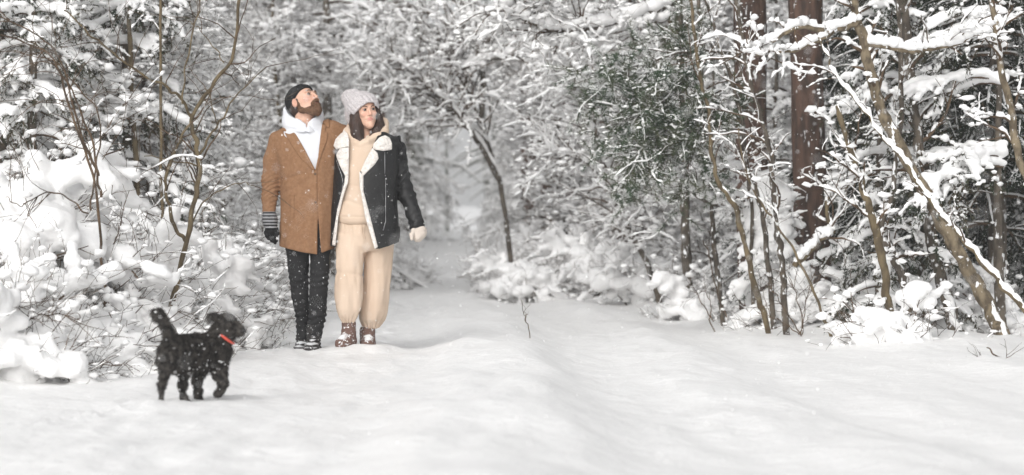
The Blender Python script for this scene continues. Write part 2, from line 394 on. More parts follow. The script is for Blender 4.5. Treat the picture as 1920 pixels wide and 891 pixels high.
def spruce(name, seed, H, r0, n1=46, len1=1.3, sn=.035, label='', zlow=.05, per=26, kids=9, droop=-1.1, nmat='needle', bark='bark_grey', up=-.1, skirt=1.0, hero=False, cat='spruce', nw=.0055, nl=.04, azr=None):
    rng = np.random.default_rng(seed)
    root = thing(name, label, cat)
    P0 = trunk_line(rng, H, (0, 0), .03); R0 = np.linspace(r0, r0 * .15, 9)[None]
    V, Q = tubes(*resample(P0, R0, 14), 8); mk('trunk', V, Q, mat=M[bark], parent=root)
    t = np.sort(rng.uniform(zlow, .97, n1)); az = np.arange(n1) * 2.4 + rng.uniform(-.4, .4, n1)
    if azr: az = rng.uniform(azr[0], azr[1], n1)
    L = len1 * (1 - t * .86) * rng.uniform(.75, 1.15, n1) * skirt
    n = 8; P1 = np.empty((n1, n, 3)); P1[:, 0] = np.stack([0 * t, 0 * t, t * H - .15], 1)
    d = nrm(np.stack([np.cos(az), np.sin(az), up + .35 * t], 1))
    for q in range(1, n):
        P1[:, q] = P1[:, q - 1] + d * (L / (n - 1))[:, None]
        d = nrm(d + rng.normal(0, .05, (n1, 3)) + np.array([0, 0, droop / (n - 1)]) * (1 if q < 5 else -.3))
    R1 = np.linspace(.014, .004, n)[None] * np.ones((n1, 1)) * (H / 4) ** .5
    # side shoots lie in the fan of the branch and hang
    C = n1 * kids
    P2, R2 = grow(rng, P1, R1, C, .18, 1, .18 * len1, .42 * len1, (.5, .95), -.05, -.75, 5, .07, .5, .002, lent=(1.25, .45), flatz=.25)
    P3, R3 = grow(rng, P2, R2, C * 2, .1, .95, .08, .24, (.5, 1.0), -.12, -.7, 4, .08, .6, .0015, flatz=.3)
    a = Acc(); a.add(*tubes(P1, R1, 4)); a.add(*tubes(P2, R2, 3))
    nd = Acc()
    V, T = needle_fan(rng, P2, R2, per, nl, nw); nd.add(V, T=T)
    V, T = needle_fan(rng, P3, R3, per // 2, nl * .9, nw); nd.add(V, T=T)
    V, T = needle_fan(rng, P1, R1, per, nl, nw); nd.add(V, T=T)
    tag(a.build('limbwork', M['twig'], root), kind='stuff')
    tag(nd.build('needle_foliage', M[nmat], root, smooth=False), kind='stuff')
    if hero:
        Cs = []; Rs = []
        for P, R, m, s in ((P1, R1, 22, sn), (P2, R2, 9, sn * .8), (P3, R3, 4, sn * .55)):
            Pr, Rr = resample(P, R, m); T = tangents(Pr); hh = np.clip(1.15 - np.abs(T[..., 2]) * .75, .3, 1)
            r = s * hh * rng.uniform(.75, 1.3, Rr.shape) * rng.uniform(.7, 1.15, (len(P), 1)); tt = np.linspace(0, 1, m)[None]
            r = r * np.clip((1 - tt) * 3 + .45, 0, 1)
            keep = rng.random(len(P)) < (1 if P is not P3 else .75)
            c = Pr + np.stack([0 * r, 0 * r, r * .75], -1)
            Cs.append(c[keep].reshape(-1, 3)); Rs.append(r[keep].ravel())
        V, Q = blobs(np.concatenate(Cs), np.concatenate(Rs), h=hero, k=hero * 1.2, zs=.75, noise=.006, nf=12)
        tag(mk('snow_cover', V, Q, mat=M['snow'], parent=root), kind='stuff')
    else:
        s = Acc()
        s.add(*snow_tubes(rng, *resample(P1, R1, 14), sn * 1.15, 6, .1, .5, flat=.6)); s.add(*snow_tubes(rng, *resample(P2, R2, 10), sn * .85, 5, .1, .6, flat=.65, keep=.85)); s.add(*snow_tubes(rng, *resample(P3, R3, 5), sn * .6, 4, .1, .8, keep=.3, flat=.65))
        V, T = clumps(rng, P3, R3, C * 8, sn * .6); s.add(V, T=T); V, T = clumps(rng, P2, R2, C * 2, sn * .7); s.add(V, T=T)
        tag(s.build('snow_cover', M['snow'], root), kind='stuff')
    return root

def pine(name, seed, H, r0, label='', z1=.35, lean=(0, 0), n1=16, rtop=.6):
    rng = np.random.default_rng(seed)
    root = thing(name, label, 'pine')
    P0 = trunk_line(rng, H, lean, .06); R0 = np.linspace(r0, r0 * rtop, 9)[None]
    Pr, Rr = resample(P0, R0, 26); V, Q = tubes(Pr, Rr * (1 + .04 * rng.normal(0, 1, Rr.shape)), 14)
    V = V + .012 * np.stack([fbm(V[:, 0] * 14, V[:, 1] * 14, V[:, 2] * 5 + 7 * i, 2) for i in range(3)], 1)
    mk('trunk', V, Q, mat=M['bark_pine'], parent=root)
    P1, R1 = grow(rng, P0, R0, n1, z1, 1, .9, 2.2, (1.1, 1.5), .05, -.6, 7, .1, .12, .01)
    P2, R2 = grow(rng, P1, R1, n1 * 7, .3, 1, .25, .6, (.5, 1.), .05, -.2, 4, .1, .6, .003, flatz=.4)
    a = Acc(); a.add(*tubes(P1, R1, 5)); a.add(*tubes(P2, R2, 4)); tag(a.build('limbwork', M['twig'], root), kind='stuff')
    V, T = needle_fan(rng, P2, R2, 60, .06, .003, .2); tag(mk('needle_foliage', V, T=T, mat=M['needle_pine'], parent=root, smooth=False), kind='stuff')
    s = Acc(); s.add(*snow_tubes(rng, *resample(P1, R1, 14), .05, 6)); s.add(*snow_tubes(rng, *resample(P2, R2, 7), .035, 5))
    tag(s.build('snow_cover', M['snow'], root), kind='stuff')
    return root

def shrub(name, seed, W, H, nst=16, nb=130, rb=.075, tw=260, label='', h=.02, cat='bush', cover=1.0):
    """an arching bush bowed under pillows of snow, fine bare twigs sticking out"""
    rng = np.random.default_rng(seed)
    root = thing(name, label, cat)
    az = rng.uniform(0, 2 * PI, nst); el = rng.uniform(.5, 1.35, nst); n = 8
    P = np.empty((nst, n, 3)); P[:, 0] = np.stack([rng.normal(0, .12 * W, nst), rng.normal(0, .12 * W, nst), -.12 + 0 * az], 1)
    d = np.stack([np.cos(az) * np.cos(el), np.sin(az) * np.cos(el), np.sin(el)], 1); L = rng.uniform(.7, 1.15, nst) * (W * .55 + H * .6)
    for q in range(1, n):
        P[:, q] = P[:, q - 1] + d * (L / (n - 1))[:, None]
        d = nrm(d + rng.normal(0, .1, (nst, 3)) + np.array([0, 0, -.32]))
    P[..., 2] = np.maximum(P[..., 2], -.1); P[..., 2] *= H / max(P[..., 2].max(), .1)
    R = np.linspace(.011, .004, n)[None] * np.ones((nst, 1))
    P2, R2 = grow(rng, P, R, nst * 7, .2, 1, .2 * W, .45 * W, (.4, 1.1), .12, -.7, 6, .14, .6, .0025, flatz=.8)
    P3, R3 = grow(rng, np.concatenate([P2, P[:, 1:7]]), np.concatenate([R2, R[:, 1:7]]), tw, .2, 1, .15, .5, (.3, 1.1), .45, -.1, 6, .22, .7, .0026, taper=.5)
    P4, R4 = grow(rng, P3, R3, int(tw * .9), .2, 1, .06, .22, (.4, 1.), .15, 0, 4, .25, .8, .0020, taper=.6)
    a = Acc(); [a.add(*tubes(p, r, k)) for p, r, k in ((P, R, 5), (P2, R2, 4), (P3, R3, 3), (P4, R4, 3))]
    tag(a.build('twigwork', M['twig'], root), kind='stuff')
    Cs = []; Rs = []
    for p, r, m, s, kp in ((P, R, 14, rb, .95), (P2, R2, 10, rb * .7, .95 * cover), (P3, R3, 5, rb * .38, .6 * cover)):
        pr, _ = resample(p, r, m); lump = rng.uniform(.35, 1.35, pr.shape[:2]) * s * rng.uniform(.6, 1.25, (len(p), 1))
        hh = np.clip(pr[..., 2] / H, 0, 1); lump = lump * (.6 + .6 * hh)
        kk = (rng.random(len(p)) < kp)[:, None] & (rng.random(lump.shape) < .85) & (lump > h * .9)
        c = pr + np.stack([0 * lump, 0 * lump, lump * .65], -1)
        Cs.append(c[kk]); Rs.append(lump[kk])
    fs_ = Acc(); fs_.add(*snow_tubes(rng, *resample(P3, R3, 9), .007, 4, .2, .7, keep=.35, gap=.4)); fs_.add(*snow_tubes(rng, *resample(P4, R4, 5), .006, 4, .2, .7, keep=.25, gap=.3)); V, T = clumps(rng, P3, R3, tw * 2, .014); fs_.add(V, T=T)
    tag(fs_.build('twig_snow', M['snow'], root), kind='stuff')
    # drifted heart of the bush
    m = 130; a_ = rng.uniform(0, 2 * PI, m); rr = np.sqrt(rng.random(m)) * .62 * W; zz_ = H * .84 * np.sqrt(np.clip(1 - (rr / (W * .75)) ** 2, 0, 1)) * rng.uniform(.55, 1.0, m)
    Cs.append(np.stack([rr * np.cos(a_), rr * np.sin(a_), zz_ - .05], 1)); Rs.append(W * rng.uniform(.06, .15, m))
    # big pillows
    k = rng.integers(0, nst, nb); q = rng.integers(2, n, nb); c = P[k, q] + rng.normal(0, .07 * W, (nb, 3)) * [1, 1, .35]
    r = rb * rng.uniform(.3, 1.15, nb); Cs.append(c + [0, 0, .02]); Rs.append(r)
    V, Q = blobs(np.concatenate(Cs), np.concatenate(Rs), h=h, k=h * 2.4, zs=.66, noise=.014, nf=8)
    V = V + .008 * np.stack([fbm(V[:, 0] * 22 + 9 * i, V[:, 1] * 26, V[:, 2] * 26, 2) for i in range(3)], 1)
    tag(mk('snow_cover', V, Q, mat=M['snow'], parent=root), kind='stuff')
    return root
# ------------------------------------------------------------------ trees drawn from their own lines
def line(pts, m=None):
    W = np.array([at(*p) for p in pts]); m = m or max(8, len(pts) * 4)
    P, _ = resample(W[None], np.zeros((1, len(W))), m) if len(W) > 2 else (np.linspace(W[0], W[1], m)[None], None)
    return P
def authored(name, label, cat, stems, bark='bark_olive', tw=(0, 0), twl=(.3, .8), sn=0., twsn=0., seed=1, group=None, droop=-.3, twup=.2, twr=.45, k=8, twt=.25, needles=0, tw0=True):
    """stems: list of (points, r0, r1); the first starts on the ground"""
    rng = np.random.default_rng(seed)
    P0 = line(stems[0][0]); b = P0[0, 0].copy(); b[2] = gpt(b[0], b[1])
    root = thing(name, label, cat, tuple(b), group)
    s = Acc(); tws = Acc(); TP = []; TR = []
    for i, st in enumerate(stems):
        P = line(st[0]); n = P.shape[1]
        if i == 0 and P[0, 0, 2] > b[2] - .05:
            dd = nrm(P[0, 0] - P[0, 1]); dd = dd / max(-dd[2], .3); P[0, 0] = P[0, 0] + dd * (P[0, 0, 2] - b[2] + .12)
        P = P - b
        P[0, 1:-1] += rng.normal(0, .006, (n - 2, 3))
        R = np.linspace(st[1], st[2], n)[None] * (1 + .06 * rng.normal(0, 1, (1, n)))
        P_, R_ = resample(P, R, n * 3); V, Q = tubes(P_, R_, k); V = V + st[1] * .16 * np.stack([fbm(V[:, 0] * 22, V[:, 1] * 22, V[:, 2] * 12 + 5 * q_, 2) for q_ in range(3)], 1); mk('trunk' if i == 0 else 'limb', V, Q, mat=M[bark], parent=root)
        stsn = st[3] if len(st) > 3 else sn
        if stsn: s.add(*snow_tubes(rng, *resample(P, R, n * 3), stsn, 7, .12, .3))
        if (i > 0 or tw0) and tw[0]:
            p, r = grow(rng, P, R, max(2, int(tw[0] * len(st[0]) / 6)), twt, 1, twl[0], twl[1], (.5, 1.35), twup, droop, 8, .2, twr, .0025)
            TP.append(p); TR.append(r)
    if TP:
        p = np.concatenate(TP); r = np.concatenate(TR); tws.add(*tubes(p, r, 4))
        if twsn: s.add(*snow_tubes(rng, *resample(p, r, 16), twsn, 5, .25, .7, gap=.3))
        if tw[1]:
            p2, r2 = grow(rng, p, r, tw[1], .15, 1, twl[0] * .4, twl[1] * .5, (.5, 1.3), .1, droop * .5, 5, .22, .6, .0018)
            tws.add(*tubes(p2, r2, 3))
            if twsn: s.add(*snow_tubes(rng, *resample(p2, r2, 7), twsn * .7, 4, .25, .8, keep=.4))
            if twsn: V, T = clumps(rng, p2, r2, tw[1] * 3, twsn * .8); s.add(V, T=T)
        tag(tws.build('twigwork', M['twig'], root), kind='stuff')
        if needles:
            V, T = needle_fan(rng, p2, r2, needles, .055, .0028, 0.); tag(mk('needle_foliage', V, T=T, mat=M['needle_pine'], parent=root, smooth=False), kind='stuff')
    if s.V: tag(s.build('snow_cover', M['snow'], root), kind='stuff')
    return root

# ---- hero: left side
authored('sapling', 'slender leafless sapling forking into bare limbs behind the black dog', 'young tree',
    [([(320, 588, 14.2), (345, 470, 14.2), (366, 370, 14.2), (374, 312, 14.2), (366, 262, 14.2), (358, 225, 14.25), (395, 165, 14.3), (437, 105, 14.35), (447, 0, 14.4), (447, -90, 14.4)], .0175, .009),
     ([(358, 228, 14.25), (335, 178, 14.1), (285, 152, 14.0), (225, 108, 13.9), (165, 62, 13.8), (120, 20, 13.8)], .011, .004),
     ([(374, 290, 14.2), (405, 240, 14.3), (440, 185, 14.4), (500, 125, 14.5)], .009, .003),
     ([(347, 452, 14.2), (318, 400, 14.1), (312, 345, 14.1), (325, 290, 14.1), (357, 232, 14.2)], .012, .008),
     ([(374, 312, 14.2), (330, 302, 14.15), (270, 293, 14.1)], .006, .003),
     ([(355, 430, 14.2), (390, 370, 14.3), (450, 345, 14.4), (480, 350, 14.4)], .006, .002),
     ([(342, 195, 14.1), (350, 110, 14.1), (378, 0, 14.1), (385, -50, 14.1)], .006, .003),
     ([(408, 235, 14.3), (392, 180, 14.2), (385, 165, 14.2)], .004, .002),
     ([(420, 118, 14.3), (380, 60, 14.3), (355, 40, 14.3)], .004, .002)],
    tw=(10, 55), twl=(.15, .55), seed=4, twsn=.0, droop=.1)
authored('bare_bush', 'leafless bush with long dark arching twigs at the far left edge of the path', 'bush',
    [([(200, 600, 13.2), (190, 470, 13.2), (175, 330, 13.1), (130, 200, 13.1), (100, 110, 13.0), (20, 70, 12.9), (-60, 60, 12.9)], .009, .004),
     ([(185, 330, 13.2), (150, 250, 13.2), (110, 110, 13.2), (60, 60, 13.1), (-20, 20, 13)], .008, .003),
     ([(190, 370, 13.2), (175, 280, 13.2), (130, 160, 13.3), (60, 80, 13.3)], .008, .003),
     ([(170, 395, 13.2), (182, 300, 13.2), (180, 210, 13.2), (110, 120, 13.2), (108, 60, 13.2)], .006, .002),
     ([(165, 400, 13.2), (100, 360, 13.2), (40, 385, 13.1), (10, 370, 13)], .005, .002)],
    bark='twig', tw=(14, 90), twl=(.25, .8), seed=9, droop=-.5, twup=-.1)
# ---- hero: right side trunks
authored('birch', 'young pale barked birch curving down from the top right over the snowy spruce', 'tree',
    [([(1890, 655, 15.8), (1850, 570, 16.2), (1795, 470, 16.2), (1740, 370, 16.2), (1690, 280, 16.2), (1655, 210, 16.2), (1632, 140, 16.2), (1615, 60, 16.2), (1598, -5, 16.2), (1580, -80, 16.2)], .058, .03),
     ([(1622, 82, 16.2), (1700, 95, 16.1), (1770, 88, 16.0), (1830, 66, 16.0), (1880, 52, 16)], .022, .012, .042),
     ([(1610, 40, 16.2), (1560, 58, 16.1), (1490, 52, 16.0), (1420, 95, 16.0), (1395, 88, 15.9)], .026, .012, .05),
     ([(1560, 60, 16.1), (1500, 90, 16.0), (1440, 98, 15.9), (1410, 105, 15.9)], .018, .01, .045)],
    bark='bark_birch', tw=(12, 50), twl=(.15, .45), twsn=.02, sn=.004, seed=21, twt=.45, k=10)
authored('birch', 'speckled young birch leaning at the right edge of the photo', 'tree',
    [([(2010, 660, 15.2), (1985, 520, 15.2), (1945, 400, 15.2), (1912, 300, 15.2), (1888, 180, 15.2), (1872, 90, 15.2), (1858, -5, 15.2), (1850, -90, 15.2)], .034, .018)],
    bark='bark_birch', tw=(10, 60), twl=(.2, .6), twsn=.02, sn=.008, seed=22)
authored('leaning_tree', 'thick mossy brown trunk leaning left behind the snow-capped mound', 'tree',
    [([(1800, 640, 16.1), (1775, 560, 16.8), (1750, 460, 16.8), (1738, 390, 16.8), (1728, 300, 16.8), (1715, 200, 16.9), (1700, 60, 17), (1690, -80, 17)], .055, .035)],
    bark='bark_grey', tw=(14, 60), twl=(.3, .8), twsn=.012, sn=.008, seed=23)
authored('leaning_sapling', 'thin sapling slanting down to the right with a ridge of snow along it', 'young tree',
    [([(2040, 700, 14.6), (1920, 582, 14.7), (1860, 512, 14.8), (1800, 445, 14.9), (1745, 375, 15), (1700, 305, 15.1), (1660, 262, 15.2), (1615, 200, 15.3), (1560, 130, 15.4), (1535, 70, 15.4)], .020, .006, .020)],
    bark='bark_olive', tw=(5, 20), twl=(.15, .4), twsn=.008, seed=24)
authored('leaning_tree', 'slim brown trunk standing in front of the drooping snowy spruce', 'tree',
    [([(1668, 585, 16.0), (1655, 500, 16.0), (1640, 420, 16.0), (1622, 370, 16.0), (1600, 300, 16.1), (1570, 200, 16.2)], .036, .018)],
    bark='bark_olive', tw=(8, 40), twl=(.2, .5), twsn=.018, sn=.012, seed=25)
authored('leaning_tree', 'slim dark trunk curving up close to the drooping snowy spruce on its right', 'tree',
    [([(1705, 590, 16.4), (1690, 520, 16.4), (1670, 470, 16.4), (1650, 440, 16.4), (1675, 340, 16.5), (1690, 200, 16.6), (1680, -60, 16.6)], .032, .016)],
    bark='bark_grey', tw=(10, 40), twl=(.2, .5), twsn=.018, sn=.016, seed=26)
authored('slender_stems', 'olive barked stem in front of the snow-covered young spruce, leaning left', 'young tree',
    [([(1432, 595, 17.5), (1418, 540, 17.5), (1398, 460, 17.5), (1375, 385, 17.5), (1345, 340, 17.5), (1338, 300, 17.5), (1325, 200, 17.5), (1300, 60, 17.5), (1290, -60, 17.5)], .026, .012)],
    bark='bark_olive', tw=(8, 50), twl=(.2, .5), twsn=.010, sn=.006, seed=27)
authored('slender_stems', 'dark stem rising straight before the snow-covered young spruce', 'young tree',
    [([(1472, 575, 17.2), (1467, 500, 17.2), (1458, 430, 17.2), (1450, 350, 17.2), (1440, 260, 17.2), (1405, 150, 17.2), (1385, 40, 17.2), (1370, -60, 17.2)], .029, .014)],
    bark='bark_grey', tw=(10, 60), twl=(.2, .6), twsn=.010, sn=.006, seed=28)
authored('slender_stems', 'middle dark stem of the three before the snow-covered young spruce', 'young tree',
    [([(1448, 575, 17.9), (1442, 500, 17.9), (1430, 410, 17.9), (1415, 345, 17.9), (1400, 300, 17.9), (1380, 180, 17.9), (1330, 30, 17.9), (1300, -60, 17.9)], .026, .012)],
    bark='bark_grey', tw=(10, 60), twl=(.2, .6), twsn=.011, sn=.012, seed=29)
authored('slender_stems', 'crooked bare sapling with a snowy side limb left of the spruce', 'young tree',
    [([(1560, 640, 16.6), (1530, 560, 16.6), (1490, 470, 16.7), (1440, 400, 16.8), (1400, 330, 16.8), (1385, 240, 16.8)], .012, .005),
     ([(1490, 500, 17.0), (1530, 455, 17.0), (1560, 435, 17.0), (1550, 400, 17.0), (1555, 370, 17.0), (1590, 350, 17)], .024, .012, .035)],
    bark='bark_olive', tw=(8, 40), twl=(.2, .6), twsn=.010, sn=.0, seed=30)
authored('snowy_bough_tree', 'small tree with a long snow-heavy bough sagging left of the pine', 'tree',
    [([(1355, 600, 19.0), (1345, 500, 19.0), (1335, 400, 19.0), (1330, 330, 19), (1320, 200, 19), (1310, 0, 19), (1305, -80, 19)], .025, .015),
     ([(1335, 380, 19), (1310, 370, 18.8), (1282, 350, 18.6), (1260, 318, 18.5), (1240, 300, 18.4)], .018, .008, .045),
     ([(1333, 325, 19), (1370, 315, 18.7), (1400, 318, 18.6)], .014, .01, .035),
     ([(1335, 385, 19), (1380, 385, 18.8), (1410, 420, 18.6), (1440, 445, 18.6)], .018, .008, .04)],
    bark='bark_grey', tw=(16, 160), twl=(.2, .6), twsn=.016, sn=.01, seed=31)
authored('arching_tree', 'blurred leafless tree arching left over the path, snow along its whole trunk', 'tree',
    [([(955, 470, 28), (940, 360, 28), (915, 270, 28), (885, 190, 28), (850, 120, 28), (810, 60, 28), (760, 0, 28), (710, -60, 28)], .034, .022),
     ([(935, 335, 28), (880, 240, 27.6), (800, 160, 27.2), (740, 110, 27)], .04, .02, .05),
     ([(915, 270, 28), (860, 220, 27.6), (790, 170, 27.3), (730, 150, 27)], .035, .015, .05),
     ([(900, 220, 28), (905, 120, 28), (875, 60, 28), (850, -20, 28)], .04, .02),
     ([(860, 130, 28), (930, 110, 27.5), (1000, 95, 27.2), (1060, 90, 27)], .03, .012, .05)],
    bark='bark_grey', tw=(56, 1300), twl=(.35, 1.0), twsn=.022, sn=.045, seed=32, twt=.3)
authored('arching_tree', 'blurred young tree leaning left beside the arching one, snow on its upper side', 'tree',
    [([(1240, 580, 24), (1215, 500, 24), (1180, 430, 24), (1140, 330, 24), (1118, 260, 24), (1108, 180, 24), (1085, 150, 24)], .034, .016),
     ([(1108, 190, 24), (1090, 160, 23.8), (1065, 140, 23.6)], .02, .01, .04),
     ([(1140, 330, 24), (1180, 350, 23.8), (1230, 380, 23.6)], .02, .01, .04),
     ([(1150, 350, 24), (1090, 300, 23.8), (1040, 290, 23.6)], .02, .01, .04)],
    bark='bark_grey', tw=(46, 900), twl=(.3, .9), twsn=.019, sn=.03, seed=33, twt=.3)
authored('snowy_bough_tree', 'tree at the top centre reaching left with one thick snow-loaded bough', 'tree',
    [([(1290, 590, 21), (1285, 400, 21), (1280, 200, 21), (1275, 60, 21), (1270, -90, 21)], .05, .03),
     ([(1276, 0, 21), (1200, 30, 20.8), (1120, 50, 20.5), (1060, 58, 20.3), (1000, 45, 20.1), (950, 10, 20), (930, -15, 20)], .03, .014, .065),
     ([(1130, 48, 20.6), (1080, 30, 20.4), (1030, 12, 20.2), (1010, 0, 20)], .02, .01, .05),
     ([(1275, 30, 21), (1200, 48, 20.8), (1150, 60, 20.6)], .02, .01, .05)],
    bark='bark_grey', tw=(40, 600), twl=(.25, .8), twsn=.024, sn=.02, seed=34, twt=.3)

authored('pine_bough', 'pine limb with greenish needles and little snow hanging across the upper middle', 'branch',
    [([(1412, 640, 18.4), (1408, 400, 18.4), (1394, 240, 18.4), (1390, 90, 18.4), (1388, -60, 18.4)], .018, .014),
     ([(1392, 105, 18.4), (1340, 95, 18.2), (1280, 98, 18.0), (1210, 120, 17.8), (1150, 140, 17.7)], .016, .004),
     ([(1340, 97, 18.2), (1290, 140, 18.0), (1240, 190, 17.8), (1200, 215, 17.7)], .010, .003),
     ([(1392, 150, 18.4), (1350, 170, 18.2), (1300, 200, 18.0), (1240, 250, 17.8), (1180, 300, 17.7)], .014, .004),
     ([(1392, 200, 18.4), (1370, 210, 18.2), (1320, 240, 18.0), (1290, 280, 17.9)], .010, .003)],
    bark='bark_grey', tw=(40, 700), twl=(.2, .6), twsn=.010, sn=.006, seed=35, needles=60, tw0=False, twt=.3, droop=-.4, twup=0)
authored('thin_trunk', 'straight thin trunk at the top left, furthest left of the upright ones', 'young tree', [([(200, 640, 19), (204, 300, 19), (206, -60, 19)], .03, .02)], bark='bark_grey', tw=(14, 60), twl=(.2, .6), twsn=.03, sn=.01, seed=36)
authored('thin_trunk', 'slightly bowed thin trunk, second of the upright ones at the top left', 'young tree', [([(262, 640, 18), (254, 300, 18), (245, 120, 18), (242, -60, 18)], .024, .016)], bark='bark_olive', tw=(10, 50), twl=(.2, .6), twsn=.03, sn=.01, seed=37)
authored('thin_trunk', 'thin trunk seen just left of the fork of the near sapling', 'young tree', [([(285, 640, 18.6), (278, 300, 18.6), (268, 120, 18.6), (262, -60, 18.6)], .03, .018)], bark='bark_grey', tw=(10, 50), twl=(.2, .6), twsn=.03, sn=.01, seed=38)
authored('thin_trunk', 'very thin straight stem at the upper left in front of snowy boughs', 'young tree', [([(306, 600, 17.2), (303, 300, 17.2), (301, -60, 17.2)], .013, .01)], bark='bark_olive', tw=(4, 20), twl=(.2, .5), twsn=.02, seed=39)
authored('thin_trunk', 'grey thin trunk passing right behind the fork of the near sapling', 'young tree', [([(362, 640, 20), (356, 300, 20), (352, 120, 20), (346, -60, 20)], .035, .02)], bark='bark_grey', tw=(14, 60), twl=(.2, .6), twsn=.03, sn=.01, seed=40)

authored('dry_twig', 'single thin dry twig poking from the snow between the two tracks', 'twig', [([(993, 652, 15.8), (990, 615, 15.8), (983, 590, 15.8), (976, 562, 15.8)], .004, .002)], bark='twig', tw=(5, 4), twl=(.06, .16), seed=81, k=5)
authored('fallen_branch', 'dark fallen branch lying on the snow at the right edge', 'branch', [([(1960, 692, 13.2), (1915, 684, 13.2), (1880, 676, 13.2), (1850, 652, 13.2)], .008, .004), ([(1890, 678, 13.2), (1870, 684, 13.1), (1850, 682, 13.1)], .005, .002)], bark='twig', tw=(8, 10), twl=(.1, .25), seed=82, k=6)
authored('bare_bush', 'low bare twigs spreading over the snow at the lower left edge', 'bush', [([(-60, 670, 11.8), (10, 655, 11.8), (70, 668, 11.8), (140, 655, 11.8)], .006, .002), ([(-40, 670, 11.8), (20, 620, 11.8), (90, 590, 11.8), (150, 600, 11.8)], .006, .002), ([(-60, 640, 11.8), (0, 590, 11.8), (40, 540, 11.8)], .005, .002)], bark='twig', tw=(24, 60), twl=(.15, .4), seed=83, k=5)
authored('dry_twig', 'upright dry stems on the right bank left of the three dark stems', 'twig', [([(1335, 605, 18.4), (1318, 570, 18.4), (1298, 535, 18.4)], .006, .003), ([(1338, 603, 18.4), (1328, 560, 18.4), (1320, 530, 18.4)], .005, .002), ([(1365, 600, 18.4), (1345, 555, 18.4), (1330, 480, 18.4), (1318, 450, 18.4)], .007, .004)], bark='twig', tw=(8, 16), twl=(.1, .3), seed=84, k=5)
authored('bare_bush', 'fan of thin bare stems in front of the broad pine on the right bank', 'bush', [([(1500, 628, 17.0), (1480, 590, 17.0), (1445, 540, 17.0)], .006, .003), ([(1502, 628, 17.0), (1500, 580, 17.0), (1480, 520, 17.0)], .006, .003), ([(1504, 628, 17.0), (1510, 570, 17.0), (1530, 500, 17.0)], .005, .002), ([(1498, 628, 17.0), (1460, 600, 17.0), (1420, 585, 17.0)], .005, .002)], bark='twig', tw=(16, 40), twl=(.12, .4), seed=85, k=5)

# ---- pines
def put(root, px, D, dz=0, rot=0):
    x = (px - 960) / F * D; root.location = (x, D, gpt(x, D) + dz); root.rotation_euler[2] = rot; return root
put(pine('pine', 41, 11, .165, 'tall red-brown pine trunk furthest right, broad and bare to the ground', z1=.28, lean=(-.012, 0)), 1527, 19.5)
put(pine('pine', 42, 11, .16, 'red-brown pine trunk standing behind the three dark stems', z1=.3, lean=(-.012, 0)), 1418, 20.2)
put(pine('pine', 43, 12, .14, 'reddish pine trunk blurred in the middle distance behind snowy boughs', z1=.3), 1160, 30, rot=2)
put(pine('pine', 44, 14, .15, 'slim orange-barked pine just right of where the path vanishes', z1=.33, lean=(-.02, 0)), 995, 40, rot=1)
put(pine('pine', 45, 14, .12, 'second slim pine beside the vanishing path, partly hidden by branches', z1=.33, lean=(.01, 0)), 1028, 36, rot=3)
put(pine('pine', 46, 14, .15, 'shadowy pine trunk behind the spruces at the right edge', z1=.3), 1830, 26, rot=4)

# ---- spruces, near right
sA = spruce('spruce', 51, 3.6, .045, 44, .78, .036, 'young spruce with drooping boughs under thick fingers of snow', hero=.016, per=26, kids=9)
put(sA, 1655, 17.2, rot=.4)
sB = spruce('spruce', 52, 6.5, .09, 92, 1.5, .010, 'dark tall spruce curtain at the right edge with little snow', per=64, kids=12, nmat='needle_dark', droop=-1.5, zlow=.16, nw=.007, nl=.05)
put(sB, 1870, 18.3, rot=1)
def pcopy(root, px, D, rot, sc, label, group=None, dz=0):
    x = (px - 960) / F * D
    return dup(root, (x, D, gpt(x, D) + dz), rot, sc, label, group)
pcopy(sB, 1730, 19.8, 2.2, 1.0, 'dark spruce standing behind the pale birch, bare trunk showing below')
pcopy(sB, 2010, 20, 4, 1.1, 'dark spruce cut off by the right edge of the photo')
pcopy(sA, 60, 17.2, 2.4, 1.15, 'spruce hung with long white snow clumps at the upper left edge')
pcopy(sA, 235, 18.4, 5.1, 1.2, 'spruce hung with white snow clumps behind the thin upright trunks')
sD = spruce('spruce', 54, 3.1, .05, 11, 1.75, .046, 'spruce stretching broad snow-thick boughs left below the pale birch', hero=.018, per=30, kids=10, zlow=.42, droop=-1.2, azr=(2.7, 3.9))
put(sD, 1880, 16.9, rot=0)
sC = spruce('spruce', 53, 1.32, .025, 40, .52, .075, 'small spruce buried under smooth caps of snow behind three stems', hero=.016, per=18, kids=6, zlow=.1, droop=-1.6)
put(sC, 1440, 18.6, rot=2)
